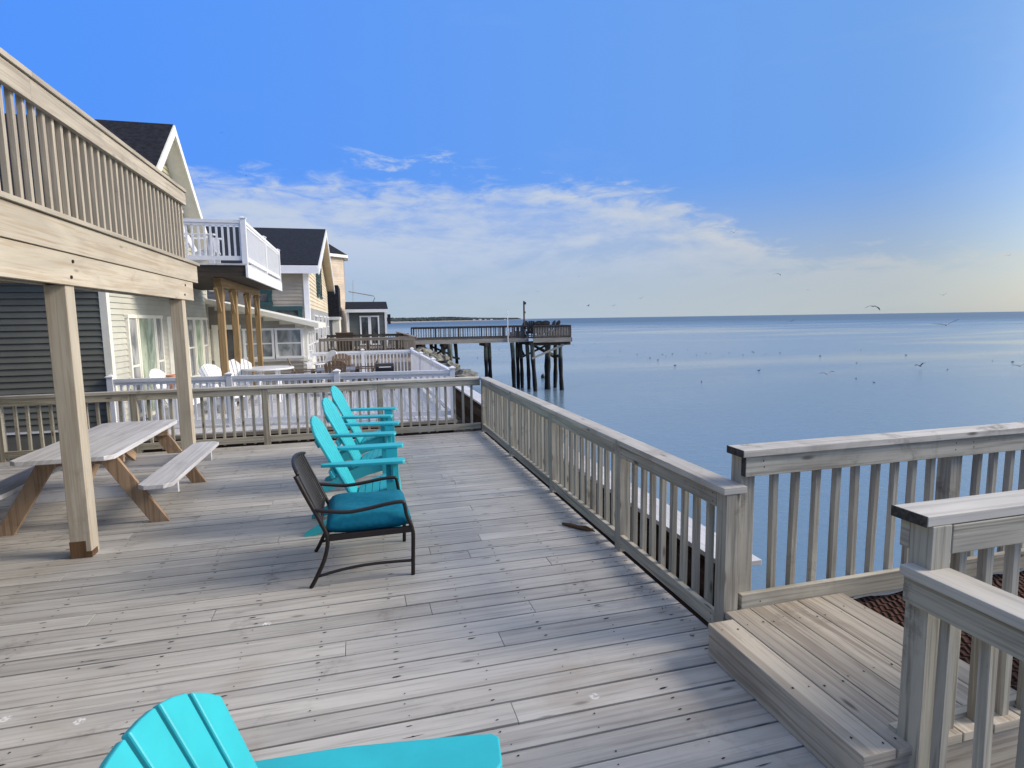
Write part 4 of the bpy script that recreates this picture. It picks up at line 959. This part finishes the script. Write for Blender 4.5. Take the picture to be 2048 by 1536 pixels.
# ------------------------------------------------------------------ far wooden decks
FZ = .12
m = MB(); y = 24.0
while y < 40: m.box(-1.75, 2.75, y, y+.14, FZ-.04, FZ); y += .15
fd = struct(m.build('far_deck', M['fardeck']))
m = MB(); m.box(-1.75, 2.75, 24, 24.05, -.9, FZ-.05); m.box(2.7, 2.75, 24, 40, -.5, FZ-.05); m.build('deck_frame', M['fardeck'], fd)
mt = ('fardeck', 'fardeck', 'fardeck', 'fardeck')
railing('wooden_railing', 'grey wooden railing right behind the far white fence', (-1.65, 26.6, FZ), 0, 4.2, [0, 1.4, 2.8, 4.1], h=.95, mats=mt, bev=0)
railing('wooden_railing', 'dark wooden railing on the farther deck in front of the shed', (-1.65, 33.5, FZ), 0, 4.5, [0, 1.5, 3.0, 4.4], h=.95, mats=('pierwood',)*4, bev=0)
railing('wooden_railing', 'wooden railing along the sea edge of the farther deck', (2.62, 26.75, FZ), HP, 13, [2.0, 4.5, 7, 9.5, 12], h=.95, mats=('fardeck',)*4, bev=0)
t = thing('storage_box', 'dark brown storage box on the far wooden deck', 'box', (-.75, 36.5, FZ)); m = MB(); m.box(-.5, .5, -.3, .3, 0, .95); m.build('body', M['bulk'], t); m = MB(); m.box(-.53, .53, -.33, .33, .951, 1.02); m.build('lid', M['rust'], t)
t = thing('patio_table', 'low dark table with pale rim on the far wooden deck near the pier', 'table', (1.45, 35.5, FZ)); m = MB(); m.box(-.95, .95, -.5, .5, .80, .86); m.build('tabletop', M['pierlight'], t)
for a_ in (-1, 1):
    for b_ in (-1, 1): m = MB(); m.box(a_*.85-.05, a_*.85+.05, b_*.42-.05, b_*.42+.05, 0, .799); m.build('leg', M['pierwood'], t)

# ------------------------------------------------------------------ pier
PZ = .28; PW = WZ-1.5
PR = thing('pier', 'long wooden pier on dark piles with a square platform at its end', 'pier', (9, 45, WZ)); rp = PR.location
m = MB(); x = 2.4
while x < 13.5: m.box(x, x+.14, 45, 47, PZ-.05, PZ); x += .15
m.build('walkway', M['pierwood'], PR, rel=rp)
m = MB(); x = 13.4
while x < 16.5: m.box(x, x+.14, 43.6, 47.4, PZ-.05, PZ); x += .15
m.build('platform', M['pierwood'], PR, rel=rp)
m = MB(); m.box(2.4, 13.4, 44.92, 44.99, PZ-.34, PZ-.02); m.box(2.4, 13.4, 47.0, 47.08, PZ-.34, PZ-.02); m.box(13.35, 16.6, 43.5, 43.58, PZ-.36, PZ-.02); m.box(16.56, 16.62, 43.5, 47.4, PZ-.36, PZ-.02)
m.build('edge_beam', M['pierlight'], PR, rel=rp)
for bb in [(13.2, 16.6, y-.08, y+.08, PZ-.62, PZ-.37) for y in (43.9, 45.3, 46.7)]+[(2.5, 4.7, 45.2, 45.4, PZ-.6, PZ-.35)]+[(x-.15, x+.15, 44.8, 47.1, PZ-.62, PZ-.35) for x in (9.9, 6.6, 4.9)]:
    m = MB(); m.box(*bb); m.build('cross_beam', M['darkwood'], PR, rel=rp)
def prail(x0, x1, y, mat, dark='pierwood', gap=.16, pgap=2.0):
    m = MB(); m.box(x0, x1, y-.06, y+.06, PZ+.94, PZ+.99); m.box(x0, x1, y-.02, y+.02, PZ+.84, PZ+.93); m.box(x0, x1, y-.02, y+.02, PZ+.06, PZ+.14)
    rl = m.build('railing', M[dark], PR, rel=rp); n = int((x1-x0)/gap)
    pm = MB(); pm.box(-.05, .05, -.05, .05, 0, .95); bm_ = MB(); bm_.box(-.024, .024, -.024, .024, .08, .90)
    P0 = B0 = None
    for i in range(n+1):
        x = x0+(x1-x0)*i/n; loc = Vector((x, y+.045, PZ))-rp
        if abs(((x-x0) % pgap)) < gap*.5 or i == n:
            if P0 is None: P0 = pm.build('post', M[dark], rl); P0.location = loc
            else: inst(P0, rl, loc)
        else:
            if B0 is None: B0 = bm_.build('baluster', M[mat], rl); B0.location = loc
            else: inst(B0, rl, loc)
prail(4.2, 13.4, 45.03, 'pierwood', gap=.19, pgap=1.75)
prail(4.2, 13.4, 46.95, 'pierwood', gap=.38, pgap=1.9)
prail(13.45, 16.55, 43.65, 'pierlight', gap=.13, pgap=1.55)
prail(13.45, 16.55, 47.3, 'pierwood', gap=.3, pgap=1.55)
m = MB(); m.box(16.5, 16.56, 43.65, 47.3, PZ+.94, PZ+.99); m.box(16.5, 16.56, 43.65, 47.3, PZ+.06, PZ+.14)
for i in range(24): y = 43.7+3.6*i/24; m.box(16.51, 16.55, y-.02, y+.02, PZ, PZ+.95)
m.build('railing', M['pierwood'], PR, rel=rp)
m = MB(); m.box(12.15, 13.15, 45.6, 46.2, PZ+.0, PZ+.45); m.build('bench', M['greyside'], PR, rel=rp)
def onW(px, y): d = ray(px, 700); return d.x/d.y*y
piles = [(862, 46.8, .13, 0), (872, 46.8, .12, 0), (886, 45.4, .17, 0), (899, 44.9, .19, 0), (912, 46.6, .14, .35), (972, 45.2, .15, 0), (979, 45.4, .15, .0), (1025, 44.9, .17, .25), (1035, 46.5, .15, 0), (1042, 46.3, .15, .1), (1055, 45.4, .15, .15), (1066, 43.9, .17, .25), (1095, 44.9, .24, 0), (1111, 45.6, .17, -.15), (1121, 43.9, .17, .18)]
for px, y, r_, ln in piles:
    x = onW(px, y); m = MB(); n = 9; pts_ = []
    for i in range(n): q = i/(n-1); z = PZ-.36+(PW-PZ+.36)*q; pts_.append((x+ln*(q-.2)+.03*math.sin(5*q+px), y, z))
    m.tube(pts_, [r_*(1+.12*math.sin(i*2.1+px)) for i in range(n)], 10); m.build('pile', M['pile'], PR, rel=rp, smooth=True)
def brace(p, q, mat='pierlight', w_=.16): m = MB(); m.beam(p, q, .06, w_); m.build('brace', M[mat], PR, rel=rp)
X = onW
brace((X(1064, 43.7), 43.72, -1.35), (X(1128, 43.7), 43.72, -.30)); brace((X(1062, 46), 46, -.3), (X(1120, 46), 46, -1.5)); brace((X(1040, 45.6), 45.6, -1.4), (X(1094, 45.6), 45.6, -.4), 'pierwood'); brace((X(1067, 45.2), 45.2, -.4), (X(1108, 45.2), 45.2, -1.4), 'darkwood')
brace((X(862, 46.7), 46.7, -.3), (X(905, 46.7), 46.7, -1.1), 'darkwood'); brace((X(860, 46.4), 46.4, -1.2), (X(898, 46.4), 46.4, -.35), 'darkwood'); brace((X(862, 45.8), 45.8, -.5), (X(888, 45.8), 45.8, -1.9), 'darkwood'); brace((X(900, 45.2), 45.2, -1.1), (X(918, 46.5), 46.4, -1.35), 'darkwood')
brace((X(1040, 46.2), 46.2, -.5), (X(1048, 46.2), 46.2, -1.2), 'darkwood'); brace((X(1106, 45.6), 45.6, -1.35), (X(1122, 44), 44, -1.2), 'darkwood', .22)
# pole, mast and chairs on the pier
p_ = at_y(1048.5, 660, 45.6); t = thing('light_pole', 'dark pole with a small lamp on the pier platform', 'pole', (p_.x, 45.6, PZ))
m = MB(); h_ = at_y(1048, 602, 45.6).z-PZ; m.tube([(0, 0, 0), (0, 0, h_)], .07, 8); m.build('shaft', M['pierwood'], t); m = MB(); m.box(0, .16, -.07, .07, h_-.28, h_-.08); m.box(.02, .12, -.05, .05, h_-1.0, h_-.85); m.build('lamp', M['black'], t)
p_ = at_y(1015.5, 660, 44.85); t = thing('mast', 'slim pale mast with short crossbars fixed to the pier walkway', 'mast', (p_.x, 44.85, PZ-.4))
h_ = at_y(1015, 621, 44.85).z-PZ+.4; m = MB(); m.tube([(0, 0, 0), (0, 0, h_)], [.05, .03], 8); m.build('shaft', M['white'], t); m = MB(); m.tube([(-.22, 0, h_-.3), (0.1, 0, h_-.27)], .018, 6); m.tube([(-.08, 0, h_-.02), (0.1, 0, h_+.1)], .015, 6); m.build('crossbar', M['white'], t)
pch = adirondack('adirondack_chair', '', M['pierwood'], 'chair', 'dark chairs on the pier platform', 5, .0)
labs = ['dark round-back chair on the pier, leftmost of the three broad backs', 'dark round-back chair on the pier, middle of the three broad backs', 'dark round-back chair on the pier, rightmost of the three broad backs', 'dark chair on the pier seen side-on, just left of the pole', 'dark chair on the pier seen side-on, second from the right', 'dark chair on the pier seen side-on, rightmost of all']
for k, (px, y, rz) in enumerate([(1062, 45.1, 80), (1075, 45.0, 90), (1087, 45.1, 95), (1041, 46.0, 190), (1098, 45.6, 180), (1107, 45.3, 185)]):
    o = pch if k == 0 else copy_tree(pch); o.scale = (1.38, 1.38, 1.38); o.location = (X(px, y), y, PZ+.0); o.rotation_euler = (0, 0, rad(rz)); o['label'] = labs[k]
# buoy
p_ = at_z(1086, 756, WZ); t = thing('buoy', 'small dark buoy floating beside the pier piles', 'buoy', (p_.x, p_.y, WZ))
m = MB(); m.lathe([(.03, -.15), (.15, -.1), (.21, .05), (.21, .2), (.14, .34), (.03, .38)], n=14); m.build('float', M['black'], t, smooth=True); m = MB(); m.lathe([(.02, .37), (.03, .37), (.03, .45), (.01, .46)], n=8); m.build('eye', M['black'], t)
# hose under the landing
m = MB(); m.tube([(.27*math.cos(a_/24*6.283), .27*math.sin(a_/24*6.283), .02+.004*a_*.1) for a_ in range(0, 70)], .012, 6); o = m.build('hose', M['orange'], smooth=True); o.location = (2.85, 1.12, -.55); o.rotation_euler = (rad(25), rad(-10), 0); tag(o, 'coiled dull yellow hose below the closest railing in the bottom right corner', 'hose')

# ------------------------------------------------------------------ gulls
def gull(flap=.3, dih=.15):
    t = thing('gull', '', 'bird')
    m = MB(); m.tube([(0, -.24, .0), (0, -.18, .0), (0, -.05, -.01), (0, .1, 0), (0, .19, .025), (0, .24, .03), (0, .29, .02)], [.012, .035, .06, .055, .035, .028, .006], 8)
    m.add([(-.05, -.33, 0), (.05, -.33, 0), (.02, -.16, .01), (-.02, -.16, .01)], [(0, 1, 2, 3)]); m.build('body', M['gull'], t, smooth=True)
    for s_ in (-1, 1):
        m = MB(); P_ = [(0.03, .08, .02), (.03, -.08, .02), (.32, -.06, .02+flap), (.34, .10, .02+flap), (.66, -.10, .02+flap-dih), (.50, .05, .02+flap-dih*.3)]
        P_ = [(s_*x, y, z) for x, y, z in P_]; m.add(P_+[(x, y, z-.012) for x, y, z in P_], [(0, 1, 2, 3), (3, 2, 4, 5), (9, 8, 7, 6), (11, 10, 8, 9), (0, 6, 7, 1), (1, 7, 8, 2), (2, 8, 10, 4), (4, 10, 11, 5), (5, 11, 9, 3), (3, 9, 6, 0)]); m.build('wing', M['gulldark'], t)
    return t
gA = gull(.22, .05); gB = gull(-.06, .22); gC = gull(.12, -.1)
fl = [(1468, 465, 15, 30, 'A', 'gull flying highest over the sea, wings raised, right of the cloud bank'), (1555, 547, 15, 70, 'B', 'gull with drooping wings in the pale sky, lower right of the highest gull'), (1747, 612, 27, 80, 'B', 'large blurry gull flying just above the horizon at right'),
      (1582, 643, 15, 20, 'C', 'gull skimming right on the horizon line'), (1893, 650, 34, 60, 'C', 'big pale gull flying low just below the horizon near the right edge'), (1282, 597, 12, 40, 'A', 'gull flying right of the pier pole, above the horizon'),
      (1177, 612, 13, 85, 'A', 'gull flying low over the horizon, left of a pair right of the pier'), (1227, 612, 11, 60, 'C', 'gull flying low over the horizon, right of a pair right of the pier'), (1076, 583, 7, 30, 'B', 'small gull just above the pier pole, to its right'),
      (1158, 553, 6, 50, 'A', 'tiny gull high above the gap right of the pier'), (2018, 511, 8, 70, 'A', 'gull near the right edge in the pale sky'), (1617, 579, 6, 20, 'B', 'tiny gull between the two drooping-winged gulls'),
      (443, 267, 7, 20, 'A', 'tiny gull in the blue sky right of the gable'), (492, 352, 6, 60, 'C', 'tiny gull in the sky above the white balcony'), (555, 320, 5, 20, 'B', 'faint gull in the sky, farthest right of the trio near the gable'), (1655, 749, 14, 60, 'A', 'gull taking off low over the water with raised wings'), (1840, 732, 14, 10, 'A', 'gull landing with wings high on the water at right'), (1887, 590, 10, 70, 'C', 'faint gull above the horizon, left of the right edge'), (2040, 732, 13, 80, 'C', 'gull skimming the water at the right edge')]
used = set()
for px, py, sz, rz, k, lab in fl:
    D = 1.3*F_PX/sz; d = ray(px, py).normalized(); pos = Vector((0, 0, CAMH))+d*D
    if pos.z < WZ+.3: pos = at_z(px, py, WZ+.35)
    src = {'A': gA, 'B': gB, 'C': gC}[k]
    if k in used: o = copy_tree(src)
    else: o = src; used.add(k)
    o.location = pos; o.rotation_euler = (rad(8), rad(10 if k == 'B' else -12), rad(-rz)); o['label'] = lab; o['group'] = 'gulls in the air'
m = MB(); m.tube([(0, -.26, .09), (0, -.2, .05), (0, -.05, .04), (0, .1, .05), (0, .15, .10), (0, .17, .16), (0, .2, .19), (0, .26, .18)], [.01, .05, .09, .08, .05, .033, .035, .008], 8)
fb = m.build('seabird', M['gulldark'], smooth=True); first = True
fp = [(1412, 706), (1421, 707), (1458, 706), (1486, 710), (1505, 704), (1508, 705), (1530, 709), (1518, 741), (1403, 764), (1712, 757), (1748, 765), (1713, 726), (1722, 700), (1812, 710), (1895, 739), (1985, 722), (2025, 724), (1325, 709), (1332, 712), (1345, 708), (1300, 716), (1275, 709), (1290, 705), (1316, 720), (1262, 694), (1240, 703), (1190, 687), (1375, 699), (1215, 712), (1350, 731), (1146, 690), (955, 716), (998, 699), (940, 692), (1445, 712), (1393, 710), (1168, 700), (1560, 706), (1600, 699), (1640, 712)]
r = random.Random(2)
for px, py in fp:
    p_ = at_z(px, py, WZ); o = fb if first else fb.copy()
    if not first: COL.objects.link(o)
    first = False; o.location = (p_.x, p_.y, WZ-.01); o.rotation_euler = (0, 0, r.uniform(0, 6.28)); s_ = r.uniform(.42, .66); o.scale = (s_, s_, s_)
    tag(o, 'small dark seabird floating on the calm water', 'bird', 'seabirds floating on the water')
